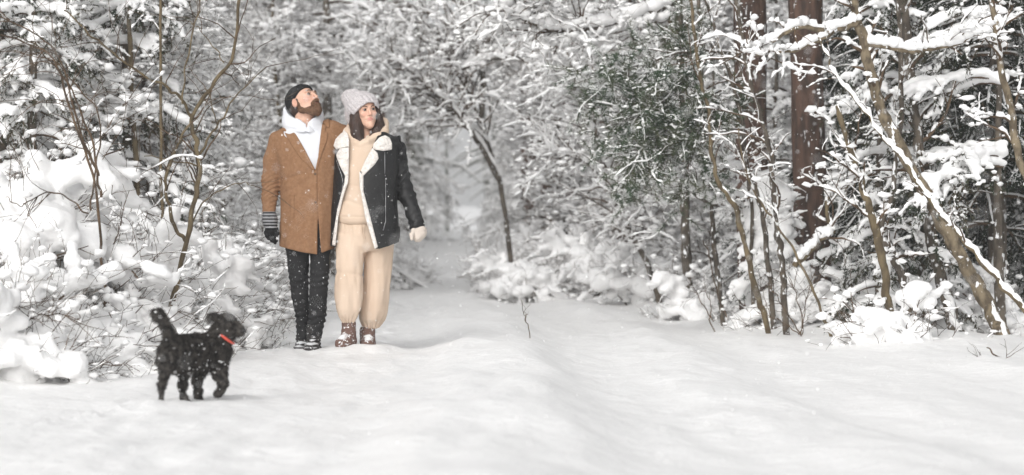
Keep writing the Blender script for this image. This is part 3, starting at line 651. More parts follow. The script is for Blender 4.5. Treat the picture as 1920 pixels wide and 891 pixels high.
# ------------------------------------------------------------------ snow-laden bushes on the banks
shA = shrub('snowy_bush', 61, .75, .62, label='bush rounded under pillows of snow')
shB = shrub('snowy_bush', 62, .6, .5, nst=14, nb=90, rb=.085, tw=200, label='bush rounded under pillows of snow')
shC = shrub('snowy_bush', 63, .95, .8, nst=20, nb=110, rb=.07, tw=420, label='bush with snow pillows and many fine bare twigs', h=.024)
L_ = [(shC, -20, 13.6, .3, 1.15, 'tallest snow-heaped bush at the far left edge'),
      (shA, 60, 12.6, 1.2, .8, 'snowy bush low in front of the far left heap'),
      (shC, 120, 14.2, 2.2, 1.0, 'snow-heaped bush with a fringe of brown twigs below the dark arching twigs'),
      (shA, 215, 14.6, 3.5, 1.0, 'snowy bush left of the forked sapling'),
      (shB, 165, 12.9, .9, 1.0, 'low snowy bush in front, left of the dog'),
      (shC, 272, 16.3, .9, .85, 'snowy bush right behind the forked sapling'),
      (shB, 235, 14.0, 5, .9, 'small snowy bush at the foot of the forked sapling, to its left'),
      (shA, 352, 15.7, 1.9, .9, 'snow mound bush right of the forked sapling'),
      (shB, 372, 16.4, 5.2, .75, 'snow mound bush above the head of the dog'),
      (shB, 350, 15.3, 3.3, .65, 'little snow mound just behind the back of the dog'),
      (shA, 402, 17.8, .2, .75, 'snowy bush left of the man, level with his trousers'),
      (shC, -90, 15.5, .5, 1.2, 'snow-heaped bush cut off by the left edge'),
      (shC, 60, 16.5, 1.5, 1.2, 'large snowy bush behind the far left heap'),
      (shC, 200, 17.5, 2.5, 1.15, 'large snowy bush behind the sapling, further left'),
      (shC, 370, 19.8, 3.1, .95, 'large snowy bush in the thicket left of the man'),
      (shB, 20, 11.9, 2.0, .9, 'lowest snowy bush at the left edge, nearest the camera')]
used = set()
def place(root, px, D, rot, sc, label, group=None, dz=-.05):
    x = (px - 960) / F * D
    if root.name not in used:
        used.add(root.name); root.location = (x, D, gpt(x, D) + dz); root.rotation_euler[2] = rot; root.scale = (sc, sc, sc); root['label'] = label
        if group: root['group'] = group
        return root
    return dup(root, (x, D, gpt(x, D) + dz), rot, sc, label, group)
for r, px, D, rot, sc, lb in L_: place(r, px, D, rot, sc, lb, 'snow-laden bushes on the left bank')
stump = shrub('snowy_bush', 64, .42, .34, nst=14, nb=60, rb=.075, tw=120, label='', h=.014)
place(stump, 1672, 15.4, .4, 1.0, 'snow-capped mound with dark twigs under it on the right bank')
R_ = [(shB, 1300, 20.5, 1, .8, 'low snowy bush at the right bank, under the sagging bough'),
      (shB, 1500, 18.2, 2, .8, 'low snowy bush at the foot of the broad pine'),
      (shA, 1590, 17.8, 3, .7, 'low snowy bush under the drooping spruce'),
      (shC, 1130, 27, 3, 1.0, 'blurred snowy bush on the right bank below the leaning tree'),
      (shC, 975, 26.5, 3.4, .8, 'blurred snowy bush hiding the foot of the arching tree'),
      (shC, 1060, 29, 1, 1.1, 'blurred snowy bush in the middle of the right bank'),
      (shC, 985, 31, 5, 1.1, 'blurred snowy bush right beside the vanishing path'),
      (shC, 1200, 25, 4, .9, 'blurred snowy bush at the base of the young leaning tree'),
      (shC, 1010, 37, 2, 1.0, 'snowy bush bending over the far path from the right'),
      (shC, 722, 36, 4, .75, 'snowy bush beside the woman, left of the far path'),
      (shB, 772, 34, 1, .6, 'small snowy bush at the left mouth of the far path'),
      (shC, 680, 34, 0, .9, 'snowy bush showing between the legs and the far path'),
      (shC, 500, 26, 2, .9, 'snowy bush glimpsed left of the man at hip height'),
      (shA, 1850, 17.6, 4, .8, 'snowy brush pile behind the leaning trunks at the right edge'),
      (shB, 1760, 18.2, 4, .8, 'low snowy brush between the leaning trunks')]
for r, px, D, rot, sc, lb in R_: place(r, px, D, rot, sc, lb)

# ------------------------------------------------------------------ the woods
bt = [bare_tree('bare_tree', 71, 5.5, .05, (.05, 0), sn=.022), bare_tree('bare_tree', 72, 4.2, .035, (-.15, .05), 38, 420, 2200, sn=.021, bark='bark_olive'),
      bare_tree('bare_tree', 73, 7.5, .07, (.08, .05), 50, 620, 3000, sn=.027), bare_tree('bare_tree', 74, 3.2, .025, (.2, -.05), 32, 340, 1800, sn=.019, tmin=.05)]
sp = [spruce('spruce', 75, 7.5, .09, 64, 1.7, .036, per=26, kids=9), spruce('spruce', 76, 4.6, .05, 50, 1.25, .032, per=26, kids=9), spruce('spruce', 77, 10.5, .12, 76, 2.1, .042, per=26, kids=9)]
far_pine = pine('pine', 78, 15, .13, z1=.35)
rng = np.random.default_rng(2024)
def side_ok(x, y):
    el = np.interp(y, *EL); er = np.interp(y, *ER)
    return 'left' if x < el - .7 else ('right' if x > er + .75 else None)
pts = []
tries = 0
while len(pts) < 190 and tries < 60000:
    tries += 1
    y = 17.5 + 62 * rng.random() ** 1.25; x = rng.uniform(-.29, .29) * y
    s = side_ok(x, y)
    if not s: continue
    px = 960 + x / y * F
    # keep the two near pines and the spruce group of the right bank clear
    if abs(x + .0229 * y) < (2.4 if y < 50 else 1.7) and y > 34: continue
    if (760 if y < 60 else 815) < px < (960 if y < 60 else 915): continue
    if y < 22 and 1280 < px < 1720: continue
    if y < 21 and px > 1280: continue
    if y < 19.5 and px < 560 and px > 380: continue
    md = 1.15 + y * .022
    if any((x - a) ** 2 + (y - b) ** 2 < md * md for a, b, *_ in pts): continue
    pts.append((x, y, s))
BINS = [(-9999, 60, 'at the far left edge'), (60, 190, 'behind the dark arching twigs'), (190, 290, 'behind the upright thin trunks'), (290, 400, 'behind the forked sapling'), (400, 520, 'left of the man'),
        (520, 640, 'behind the man'), (640, 740, 'behind the woman'), (740, 870, 'between the woman and the vanishing path'), (870, 960, 'behind the arching tree'), (960, 1050, 'between the two slim pines'),
        (1050, 1150, 'left of the blurred reddish pine'), (1150, 1260, 'behind the young leaning tree'), (1260, 1360, 'behind the green pine limb'), (1360, 1480, 'behind the three dark stems'),
        (1480, 1600, 'behind the broad pine'), (1600, 1730, 'behind the pale birch'), (1730, 1850, 'behind the dark spruce curtain'), (1850, 99999, 'at the far right edge')]
NM = {'bare_tree': 'snow-laden leafless tree', 'spruce': 'snowy spruce', 'pine': 'tall pine'}
ORD = ['nearest', 'second nearest', 'third nearest', 'fourth nearest', 'fifth nearest', 'sixth nearest', 'seventh nearest', 'eighth nearest']
count = {}
for x, y, s in sorted(pts, key=lambda q: q[1]):
    u = rng.random(); px = 960 + x / y * F
    if y < 38 and 360 < px < 880 and u > .8: u = .5
    if y < 26: r = bt[rng.choice([0, 1, 3, 3])] if u < .62 else sp[1]
    elif y < 42: r = bt[rng.choice([0, 1, 2, 2])] if u < .45 else (sp[rng.choice([0, 1])] if u < .9 else far_pine)
    else: r = bt[2] if u < .25 else (sp[rng.choice([0, 2, 2])] if u < .85 else far_pine)
    kind = r.name.split('.')[0]; bn = [b[2] for b in BINS if b[0] <= px < b[1]][0]
    c = count[(kind, bn)] = count.get((kind, bn), 0) + 1
    lb = (ORD[c - 1] + ' ' + NM[kind] + ' in the woods ' + bn) if c <= 8 else (NM[kind] + ' deep in the blurred woods ' + bn)
    sc = rng.uniform(.85, 1.2); rot = rng.uniform(0, 6.28)
    place(r, px, y, rot, sc, lb, NM[kind] + 's in the woods ' + s + ' of the path', dz=0)
# far wood: one dark mass of trunks and snowy boughs closing the view
a = Acc(); s = Acc()
n = 420; yy = rng.uniform(82, 150, n); xx = rng.uniform(-.36, .36, n) * yy
ok = np.array([(side_ok(p, q) is not None and not 825 < 960 + p / q * F < 905) or (q > 125 and abs(p + .0229 * q) > .7) for p, q in zip(xx, yy)]); xx = xx[ok]; yy = yy[ok]; n = len(xx)
zz = gz(xx, yy)
H = rng.uniform(14, 24, n); P = np.stack([np.stack([xx, yy, zz - .2], -1), np.stack([xx + rng.normal(0, .3, n), yy, zz + H * .5], -1), np.stack([xx + rng.normal(0, .5, n), yy, zz + H], -1)], 1)
P, R = resample(P, np.linspace(.17, .05, 3)[None] * rng.uniform(.6, 1.3, (n, 1)), 6); a.add(*tubes(P, R, 5))
P1, R1 = grow(rng, P, R, 7000, .02, .98, 1.2, 3.2, (1.2, 1.6), -.05, -.9, 4, .08, .3, .03, lent=(1.3, .4))
P1[:, :, 2] = np.maximum(P1[:, :, 2], gz(P1[:, :, 0], P1[:, :, 1]) + .05)
gp = 960 + P1[:, :, 0].mean(1) / P1[:, :, 1].mean(1) * F; kq = ~((gp > 856) & (gp < 882) & (P1[:, 0, 2] < 9)); P1, R1 = P1[kq], R1[kq]
a.add(*tubes(P1, R1 * 3.2, 3, .5)); s.add(*snow_tubes(rng, P1, R1, .13, 4, .1, .3, flat=.5))
fw = thing('far_wood', 'distant wood fading into the falling snow where the path vanishes', 'wood'); fw['kind'] = 'stuff'
tag(a.build('trunkwork', M['needle'], fw), kind='stuff'); tag(s.build('snow_cover', M['snow'], fw), kind='stuff')
# ------------------------------------------------------------------ figures: signed-distance sculpting, meshed with surface nets
class Grid:
    def __init__(s, D0, x0, x1, y0, y1, d0, d1, h):
        """pixel box at distance D0 (x0..x1, y0 top..y1 bottom), depth d0..d1 metres about D0"""
        s.D0 = D0; s.S = F / D0; s.h = h
        X0, X1 = s.X(x0), s.X(x1); Z0, Z1 = s.Z(y1), s.Z(y0)
        s.o = np.array([X0, D0 + d0, Z0])
        n = [int(math.ceil((X1 - X0) / h)) + 1, int(math.ceil((d1 - d0) / h)) + 1, int(math.ceil((Z1 - Z0) / h)) + 1]
        s.x = (X0 + np.arange(n[0]) * h)[:, None, None]; s.y = (D0 + d0 + np.arange(n[1]) * h)[None, :, None]; s.z = (Z0 + np.arange(n[2]) * h)[None, None, :]
    def X(s, px): return (px - 960) / s.S
    def Z(s, py): return CAMH + (HOR - py) / s.S
    def p(s, q):
        if getattr(s, 'true', False): return at(q[0], q[1], s.D0 + q[2])
        return np.array([s.X(q[0]), s.D0 + q[2], s.Z(q[1])])
    def caps(s, a, b, ra, rb):
        a = s.p(a); b = s.p(b); ab = b - a; L = (ab ** 2).sum() + 1e-9
        dx, dy, dz = s.x - a[0], s.y - a[1], s.z - a[2]
        t = np.clip((dx * ab[0] + dy * ab[1] + dz * ab[2]) / L, 0, 1)
        return np.sqrt((dx - t * ab[0]) ** 2 + (dy - t * ab[1]) ** 2 + (dz - t * ab[2]) ** 2) - (ra + (rb - ra) * t)
    def chain(s, pts, k=.02):
        """pts: (px, py, depth, radius)"""
        f = None
        for a, b in zip(pts[:-1], pts[1:]):
            d = s.caps(a, b, a[3], b[3]); f = d if f is None else smin(f, d, k)
        return f
    def ell(s, c, r):
        c = s.p(c); dx, dy, dz = s.x - c[0], s.y - c[1], s.z - c[2]
        k0 = np.sqrt((dx / r[0]) ** 2 + (dy / r[1]) ** 2 + (dz / r[2]) ** 2); k1 = np.sqrt((dx / r[0] ** 2) ** 2 + (dy / r[1] ** 2) ** 2 + (dz / r[2] ** 2) ** 2) + 1e-9
        return k0 * (k0 - 1) / k1
    def loft(s, rows, ex=2.0):
        """rows from top to bottom: (py, px left, px right, depth centre, depth radius)"""
        rows = sorted(rows, key=lambda r: -r[0]); zz = [s.Z(r[0]) for r in rows]; z = s.z.ravel()
        def ip(v):
            a = np.interp(z, zz, v); ker = np.ones(5) / 5; return np.convolve(np.pad(a, 2, 'edge'), ker, 'valid')[None, None, :]
        cx = ip([(s.X(r[1]) + s.X(r[2])) / 2 for r in rows]); rx = ip([(s.X(r[2]) - s.X(r[1])) / 2 for r in rows])
        cy = ip([s.D0 + r[3] for r in rows]); ry = ip([r[4] for r in rows])
        u = np.abs(s.x - cx) / rx; v = np.abs(s.y - cy) / ry
        k0 = (u ** ex + v ** ex) ** (1 / ex); k1 = np.sqrt((u / rx) ** 2 + (v / ry) ** 2) / np.maximum(np.sqrt(u * u + v * v), 1e-6)
        d = (k0 - 1) / np.maximum(k1, 1e-3)
        return smax(d, np.maximum(s.z - zz[-1], zz[0] - s.z), .012)
    def poly(s, pts):
        """2-D polygon in the frontal plane, extruded through the depth"""
        P = np.array([[s.X(a), s.Z(b)] for a, b in pts]); x = s.x[:, :, 0][..., None]; z = s.z
        px = np.broadcast_to(s.x, (s.x.shape[0], 1, s.z.shape[2])); pz = np.broadcast_to(s.z, px.shape)
        d = np.full(px.shape, 1e9); sg = np.ones(px.shape)
        n = len(P)
        for i in range(n):
            a = P[i]; b = P[i - 1]; e = b - a; wx = px - a[0]; wz = pz - a[1]
            t = np.clip((wx * e[0] + wz * e[1]) / (e @ e), 0, 1); d = np.minimum(d, (wx - e[0] * t) ** 2 + (wz - e[1] * t) ** 2)
            c1 = pz >= a[1]; c2 = pz < b[1]; c3 = e[0] * wz > e[1] * wx
            fl = (c1 & c2 & c3) | (~c1 & ~c2 & ~c3); sg = np.where(fl, -sg, sg)
        return sg * np.sqrt(d)
    def front(s, d): return s.y - (s.D0 + d)      # negative in front of depth d
    def patch(s, body, pts, up=.008, dn=.004, fr=0., k=.004):
        f = np.maximum(body - up, -(body + dn)); return smax(smax(f, s.poly(pts), k), s.front(fr), k)
    def n(s, fx, fz, amp, seed=0, fy=None):
        fy = fy or fx; X, Y, Z = np.broadcast_arrays(s.x, s.y, s.z)
        return amp * fbm(X * fx + seed, Y * fy + seed * 1.7, Z * fz + seed * .3, 2)
    def mesh(s, f, name, m, root, colf=None, smooth=True):
        V, Q = surface_net(np.broadcast_to(f, (s.x.shape[0], s.y.shape[1], s.z.shape[2])), s.o, s.h)
        c = colf(V) if colf else None
        return mk(name, V, Q, mat=m, parent=root, origin=root.location, smooth=smooth, col=c)

def frame(yaw, pitch, roll):
    """columns: right, back, up of a head that faces the viewer at 0,0,0"""
    fd = np.array([math.sin(yaw) * math.cos(pitch), -math.cos(yaw) * math.cos(pitch), math.sin(pitch)])
    r = np.array([math.cos(yaw), math.sin(yaw), 0.]); u = np.cross(r, -fd)
    r2 = r * math.cos(roll) + u * math.sin(roll); u2 = -r * math.sin(roll) + u * math.cos(roll)
    return np.stack([r2, -fd, u2], 1)
class Head:
    def __init__(s, g, c, R, sc):
        s.g = g; c = g.p(c); s.c = c; s.R = R; s.sc = sc
        dx, dy, dz = g.x - c[0], g.y - c[1], g.z - c[2]
        s.u, s.v, s.w = [(dx * R[0, i] + dy * R[1, i] + dz * R[2, i]) / sc for i in range(3)]
    def ell(s, c, r):
        dx, dy, dz = s.u - c[0], s.v - c[1], s.w - c[2]
        k0 = np.sqrt((dx / r[0]) ** 2 + (dy / r[1]) ** 2 + (dz / r[2]) ** 2); k1 = np.sqrt((dx / r[0] ** 2) ** 2 + (dy / r[1] ** 2) ** 2 + (dz / r[2] ** 2) ** 2) + 1e-9
        return k0 * (k0 - 1) / k1 * s.sc
    def caps(s, a, b, ra, rb):
        a = np.array(a); ab = np.array(b) - a; L = (ab ** 2).sum() + 1e-9
        dx, dy, dz = s.u - a[0], s.v - a[1], s.w - a[2]; t = np.clip((dx * ab[0] + dy * ab[1] + dz * ab[2]) / L, 0, 1)
        return (np.sqrt((dx - t * ab[0]) ** 2 + (dy - t * ab[1]) ** 2 + (dz - t * ab[2]) ** 2) - (ra + (rb - ra) * t)) * s.sc
    def skull(s, fem=False):
        j = .88 if fem else 1.0
        f = s.ell((0, .02, .035), (.074, .094, .088))
        f = smin(f, s.ell((0, -.03, -.018), (.061 * (.97 if fem else 1), .062, .084)), .025)
        f = smin(f, s.caps((-.045 * j, -.012, -.06), (0, -.068, -.094), .022 * j, .02), .03); f = smin(f, s.caps((.045 * j, -.012, -.06), (0, -.068, -.094), .022 * j, .02), .03)
        f = smin(f, s.ell((0, -.076, -.092), (.02, .018, .017)), .014)
        for q in (-1, 1):
            f = smin(f, s.caps((q * .014, -.089, .037), (q * .045, -.076, .036), .007, .006), .012)
            f = smin(f, s.ell((q * .04, -.066, -.012), (.02, .017, .016)), .016)          # cheek
            f = smax(f, -s.ell((q * .031, -.101, .018), (.018, .016, .0115)), .009)       # socket
            f = smin(f, s.ell((q * .031, -.0755, .017), (.0135, .012, .0125)), .003)      # lid / ball
            f = smin(f, smax(s.ell((q * .078, .01, -.002), (.011, .02, .031)), -s.ell((q * .087, .004, 0), (.008, .011, .018)), .004), .006)
            f = smin(f, s.ell((q * .010, -.1, -.022), (.0075, .009, .0065)), .006)        # nostril wing
        nl = .004 if fem else 0
        f = smin(f, s.caps((0, -.087 + nl, .03), (0, -.112 + nl, -.015), .007, .0088), .010)
        f = smin(f, s.ell((0, -.109 + (.004 if fem else 0), -.017), (.0095, .0105, .009)), .006)
        f = smax(f, -s.ell((-.005, -.113, -.0275), (.0035, .005, .003)), .002)
        f = smin(f, s.ell((0, -.083, -.052), (.027, .011, .015)), .014)
        f = smin(f, s.ell((0, -.0935, -.0480), (.022, .0045, .0038)), .004); f = smin(f, s.ell((0, -.0925, -.0575), (.018, .0052, .0048)), .004)
        f = smax(f, -s.ell((0, -.100, -.0527), (.024, .006, .0013)), .002)
        return f
    def local(s, V): return (V - s.c) @ s.R / s.sc
    def world(s, q): return s.c + s.sc * (s.R @ np.array(q))
def skin_col(hd, lip, brow=None):
    def f(V):
        L = hd.local(V); c = np.tile(np.array(SKIN), (len(V), 1)); m = lambda w: w[:, None]
        red = np.exp(-(((L[:, 0].__abs__() - .04) / .02) ** 2 + ((L[:, 2] + .015) / .02) ** 2)) * (L[:, 1] < -.03) + np.exp(-((L[:, 0] / .012) ** 2 + ((L[:, 2] + .016) / .012) ** 2)) * (L[:, 1] < -.09) + (np.abs(L[:, 0]) > .075) * .8
        c = c * (1 - m(np.clip(red, 0, 1) * .35)) + np.array([.62, .25, .19]) * m(np.clip(red, 0, 1) * .35)
        c = c * (1 + .07 * fbm(V[:, 0] * 90, V[:, 1] * 90, V[:, 2] * 90, 2))[:, None]
        k = ((L[:, 0] / .023) ** 2 + ((L[:, 2] + .053) / .0115) ** 2 < 1) & (L[:, 1] < -.085); c[k] = lip
        return c
    return f
SKIN = (.62, .385, .285)
def eyes(hd, root, iris, gaze=(0, -1, 0), brow=(.05, .03, .02), bw=.0035):
    gz_ = np.array(gaze) / np.linalg.norm(gaze)
    for q in (-1, 1):
        c = hd.world((q * .031, -.0805, .0165)); r = .0118 * hd.sc
        n1, n2 = 16, 12; a = np.linspace(0, 2 * PI, n1, endpoint=False); b = np.linspace(.05, PI - .05, n2)
        V = np.stack([np.outer(np.sin(b), np.cos(a)), np.outer(np.sin(b), np.sin(a)), np.outer(np.cos(b), np.ones(n1))], -1).reshape(-1, 3)
        i = np.arange(n2 - 1)[:, None] * n1; j = np.arange(n1)[None]; Q = np.stack([i + j, i + n1 + j, i + n1 + (j + 1) % n1, i + (j + 1) % n1], -1).reshape(-1, 4)
        dt = V @ (hd.R @ gz_); col = np.where((dt > .90)[:, None], np.array([.01, .008, .006]), np.where((dt > .70)[:, None], np.array(iris), np.array([.34, .29, .26])))
        mk('eye', c + V * r * [1, 1, .85], Q, mat=M['gloss'], parent=root, origin=root.location, col=col)
        P = np.array([hd.world(t) for t in ((q * .013, -.0965, .034), (q * .028, -.0935, .041), (q * .047, -.080, .037))])[None]
        V, Q = tubes(*resample(P, np.array([[1., 1.2, .4]]) * bw, 8), 6); mk('eyebrow', V, Q, mat=mat('brow', brow, .9), parent=root, origin=root.location)
        for zz, rr in ((.0245, .0012), (.0105, .0007)):
            P = np.array([hd.world(t) for t in ((q * .018, -.0895, zz - .005), (q * .031, -.0945, zz), (q * .044, -.083, zz - .006))])[None]
            V, Q = tubes(*resample(P, np.array([[1., 1., 1.]]) * rr, 7), 5); mk('eyelashes', V, Q, mat=mat('lash', (.02, .014, .01), .9), parent=root, origin=root.location)

def cloth(name, base, **k):
    d = dict(rough=.9, bump=.0015, bscale=350, snowy=.0, spec=.15); d.update(k); return mat(name, base, **d)
M['skin'] = mat('skin', SKIN, .5, attr=True, spec=.35, var=None)
M['gloss'] = mat('eye', (1, 1, 1), .15, attr=True, spec=.6)
M['camel'] = cloth('camel_wool', (.27, .15, .083), var=(.235, .125, .066), vscale=60, snowy=.012, sscale=110)
M['white_cotton'] = cloth('white_cotton', (.66, .67, .70), bscale=200)
M['black_cloth'] = cloth('black_cloth', (.022, .022, .023), snowy=.055, sscale=75)
M['black_knit'] = cloth('black_knit', (.016, .016, .017), bscale=160, bump=.003, snowy=.02, sscale=90)
M['striped'] = mat('striped_knit', (1, 1, 1), .9, attr=True, bump=.003, bscale=200)
M['black_leather'] = mat('black_leather', (.011, .011, .0115), .5, bump=.006, bscale=38, spec=.3, snowy=.02, sscale=110)
M['boot_leather'] = mat('boot_leather', (.025, .023, .022), .6, bump=.003, bscale=60, up_snow=.72, snowy=.10, sscale=60)
M['brown_suede'] = mat('brown_suede', (.145, .088, .072), .9, bump=.002, bscale=90, up_snow=.62, snowy=.13, sscale=55)
M['sole'] = mat('sole', (.05, .04, .035), .8, snowy=.12, sscale=60)
M['sherpa'] = mat('sherpa', (.72, .68, .64), .95, var=(.62, .58, .54), vscale=90, bump=.006, bscale=110)
M['beige'] = cloth('beige_fleece', (.62, .49, .385), bscale=180, var=(.58, .45, .345), vscale=4, snowy=.01, sscale=120)
M['grey_knit'] = cloth('grey_knit', (.57, .535, .54), bscale=140, bump=.004, var=(.40, .375, .38), vscale=120)
M['mitten'] = cloth('cream_knit', (.58, .51, .45), bscale=140, bump=.003)
M['hair'] = mat('hair', (.028, .014, .010), .45, spec=.4, bump=.004, bscale=60, vec=(6, 6, .5), var=(.05, .026, .018), vscale=8)
M['beard'] = mat('beard', (.085, .042, .024), .8, var=(.17, .095, .055), vscale=120, bump=.004, bscale=200)
M['metal'] = mat('zip_metal', (.45, .45, .46), .35, spec=.5); M['metal'].node_tree.nodes['Principled BSDF'].inputs['Metallic'].default_value = .8
M['button'] = mat('button', (.10, .055, .03), .4)
M['gap'] = mat('lining', (.03, .025, .02), .9)

# ---------------------------------------------------------------- the man
D0 = 14.9
HH = .0054
g0 = Grid(D0, 560, 600, 600, 660, 0, .1, .05)
man = thing('person', 'bearded man in camel coat and black beanie looking up, arm around the woman', 'person', (g0.X(580), D0 + .03, 0))
mR = frame(rad(50), rad(28), rad(-4))
g = Grid(D0, 520, 640, 140, 262, -.22, .3, .0034)
hd = Head(g, (570.5, 193.5, .03), mR, 1.07)
f = hd.skull()
f = smin(f, hd.caps((0, .03, -.04), (0, .045, -.10), .056, .056), .02)
f = smin(f, g.chain([(571, 212, .05, .055), (571, 238, .04, .062), (575, 262, .03, .11)], .03), .02)
g.mesh(f, 'body', M['skin'], man, skin_col(hd, (.42, .17, .14)))
eyes(hd, man, (.10, .07, .04), (0, -1, .15), (.11, .065, .04), .003)
b = smin(hd.ell((0, -.070, -.092), (.036, .040, .036)), hd.ell((0, -.084, -.055), (.036, .022, .028)), .012)
for q in (-1, 1):
    b = smin(b, hd.caps((q * .060, -.006, -.060), (q * .03, -.06, -.092), .018, .027), .02); b = smin(b, hd.caps((q * .0665, -.006, -.012), (q * .06, -.008, -.05), .009, .018), .012)
    b = smin(b, hd.caps((q * .005, -.1035, -.037), (q * .031, -.088, -.055), .0085, .009), .006)
b = smax(b, -hd.ell((0, -.100, -.0515), (.018, .012, .0065)), .003); b = smax(b, -(hd.w * 1.02 * -1 - .0) - .06 if False else b, .002)
b = b + g.n(150, 150, .004, 3) + g.n(60, 60, .004, 8)
b = np.maximum(b, f - .0125)
g.mesh(b, 'beard', M['beard'], man)
hr = smax(hd.ell((0, .035, -.005), (.079, .080, .075)), hd.w * 1. - .045, .003); hr = smax(hr, -(hd.v - .012), .004); hr = np.minimum(hr, smax(hd.ell((0, -.0, .01), (.0775, .03, .03)), -(hd.v + .035), .003)) + g.n(80, 80, .002)
g.mesh(hr, 'hair', M['hair'], man)
# beanie: tight cap from the hairline to the nape
pl = hd.w * .80 + hd.v * .62 - .020           # plane from the upper forehead down to the nape
c = hd.ell((0, .026, .042), (.0835, .105, .095)) + g.n(22, 22, .0035, 5)
c = smin(c, hd.ell((0, .075, .045), (.06, .05, .06)), .03)
c = smax(c, -pl * 1.0, .006); cuff = np.exp(-((pl - .022) / .016) ** 2); c = c - .005 * cuff + .0018 * np.sin(np.arctan2(hd.u, hd.v) * 46) * (1 - .2 * cuff)
g.mesh(c, 'beanie', M['black_knit'], man)
# earring
P = np.array([hd.world((-.082 + .0 * t, .012 + .006 * math.cos(t), -.036 + .006 * math.sin(t))) for t in np.linspace(0, 2 * PI, 12)])[None]
V, Q = tubes(P, np.full((1, 12), .0013), 5); mk('earring', V, Q, mat=M['metal'], parent=man, origin=man.location)

g = Grid(D0, 476, 770, 190, 486, -.24, .42, HH)
hf = g.loft([(193, 533, 590, .10, .05), (200, 530, 600, .075, .075), (214, 528, 605, .05, .095), (230, 526, 607, .035, .115), (238, 528, 607, .03, .122), (244, 538, 603, .02, .122), (250, 552, 596, .0, .118)])
hf = smax(hf, -smax(smax(g.poly([(515, 150), (531, 197), (541, 212), (556, 223), (577, 234), (592, 221), (605, 207), (625, 150)]), g.front(.085), .003), -1 - 0 * g.front(0), .001), .004)
hf = hf + .005 * np.exp(-((np.broadcast_arrays(g.x, g.y, g.z)[0] * g.S + 960 - 552 - .9 * (HOR - (g.z - CAMH) * g.S - 222)) / 3.2) ** 2)
hf = smin(hf, g.loft([(226, 545, 595, .04, .07), (238, 530, 612, .03, .10), (255, 522, 622, .02, .115), (300, 530, 626, .02, .128), (330, 534, 620, .02, .12), (345, 536, 618, .02, .1)]), .014)
hf = smax(hf, -g.chain([(577, 200, .02, .04), (574, 222, .03, .055), (574, 236, -.03, .036)], .02), .008)
hf = smax(hf, -g.patch(hf, [(577, 232), (579.5, 232), (594, 246), (592, 248)], .02, .007), .002)
hf = smax(hf, -g.patch(hf, [(577, 234), (560, 243), (541, 240), (541, 242), (560, 246), (578, 238)], .02, .005), .002)
hf = smax(hf, -g.patch(hf, [(576.6, 228), (578.2, 228), (578.5, 252), (577, 252)], .02, .006), .002) + g.n(14, 9, .006, 2)
g.mesh(hf, 'hoodie', M['white_cotton'], man)

torso = g.loft([(236, 533, 612, .05, .085), (244, 520, 630, .045, .105), (256, 512, 640, .04, .125), (275, 513, 641, .035, .138), (310, 522, 638, .03, .145), (345, 526, 634, .03, .142), (390, 525, 632, .03, .148), (430, 524, 630, .03, .152), (484, 524, 629, .03, .158)], 2.25)
arm = g.chain([(519, 262, .04, .060), (512, 300, .05, .062), (509, 338, .045, .060), (505, 372, .01, .051), (505, 404, -.02, .046)], .02)
X_, Y_, Z_ = np.broadcast_arrays(g.x, g.y, g.z)
py = HOR - (Z_ - CAMH) * g.S; px = X_ * g.S + 960
arm = arm + .0035 * np.sin((py + (px - 500) * .5) * .75 + 1.2 * np.sin(px * .2)) * np.exp(-((py - 355) / 32) ** 2)
arm2 = g.chain([(619, 243, .05, .068), (640, 252, .10, .064), (668, 268, .22, .058), (712, 274, .20, .05), (738, 270, .13, .045)], .02)
coat = smin(torso, smax(arm, -g.z + g.Z(401), .004), .022)
coat = smin(coat, arm2, .04) + .004 * np.sin(px * .33 + 1.5 * np.sin(py * .03)) * np.clip((py - 370) / 90, 0, 1)
# folds pulled from the button and hanging to the hem
coat = coat + .006 * np.exp(-((py - 300 - (596 - px) * .9) / 5) ** 2) * (px < 588) * (px > 545) * 0 + g.n(7, 3.5, .009, 6) + g.n(20, 8, .0035, 9)
coat = coat + .006 * np.exp(-((py - 330 + (px - 560) * .28) / 3.4) ** 2) * np.exp(-((px - 560) / 28) ** 2) + .005 * np.exp(-((py - 350 + (px - 560) * .5) / 3.2) ** 2) * np.exp(-((px - 556) / 22) ** 2)
full = coat
coat = smax(coat, -smax(g.poly([(536, 190), (549, 238), (576, 287), (594, 320), (599, 300), (604, 245), (608, 190)]), g.front(-.02), .004), .004)
coat = smax(coat, g.poly([(470, 150), (470, 461), (522, 461.5), (540, 466), (570, 473), (597, 477), (603, 475), (622, 467), (640, 463), (800, 460), (800, 150)]), .004)
coat = smax(coat, -smax(g.poly([(598.2, 412), (599.6, 412), (605, 480), (596.8, 480)]), g.front(.03), .003), .003)
coat = smax(coat, -g.patch(full, [(597.2, 322), (598.6, 322), (599.8, 415), (598.4, 415)], .02, .007, .0, .001), .002)
coat = smax(coat, -g.patch(full, [(546.5, 366), (547.8, 366), (546.5, 410), (545.2, 410)], .02, .006, .0, .001), .002)
g.mesh(coat, 'coat', M['camel'], man)
for pts in ([(549, 238), (541, 250), (534, 249), (539, 257), (549, 274), (566, 298), (593, 323), (592.5, 316), (577, 286), (563, 262)],
            [(604, 230), (613, 238), (611, 246), (617, 250), (615, 266), (608, 285), (596, 324), (594.5, 317), (599, 295), (602, 262)]):
    g.mesh(g.patch(full, pts, .009, .004, .06, .005), 'lapel', M['camel'], man)
for pts in ([(549, 237), (531, 234), (530, 246), (541, 249)], [(604, 229), (606, 216), (616, 221), (619, 240), (612, 238)]):
    g.mesh(g.patch(full, pts, .010, .004, .14, .005), 'collar', M['camel'], man)
g.mesh(g.patch(full, [(547.8, 366), (556, 366), (554.5, 410), (546.6, 410)], .0045, .004, 0, .002), 'pocket_welt', M['camel'], man)
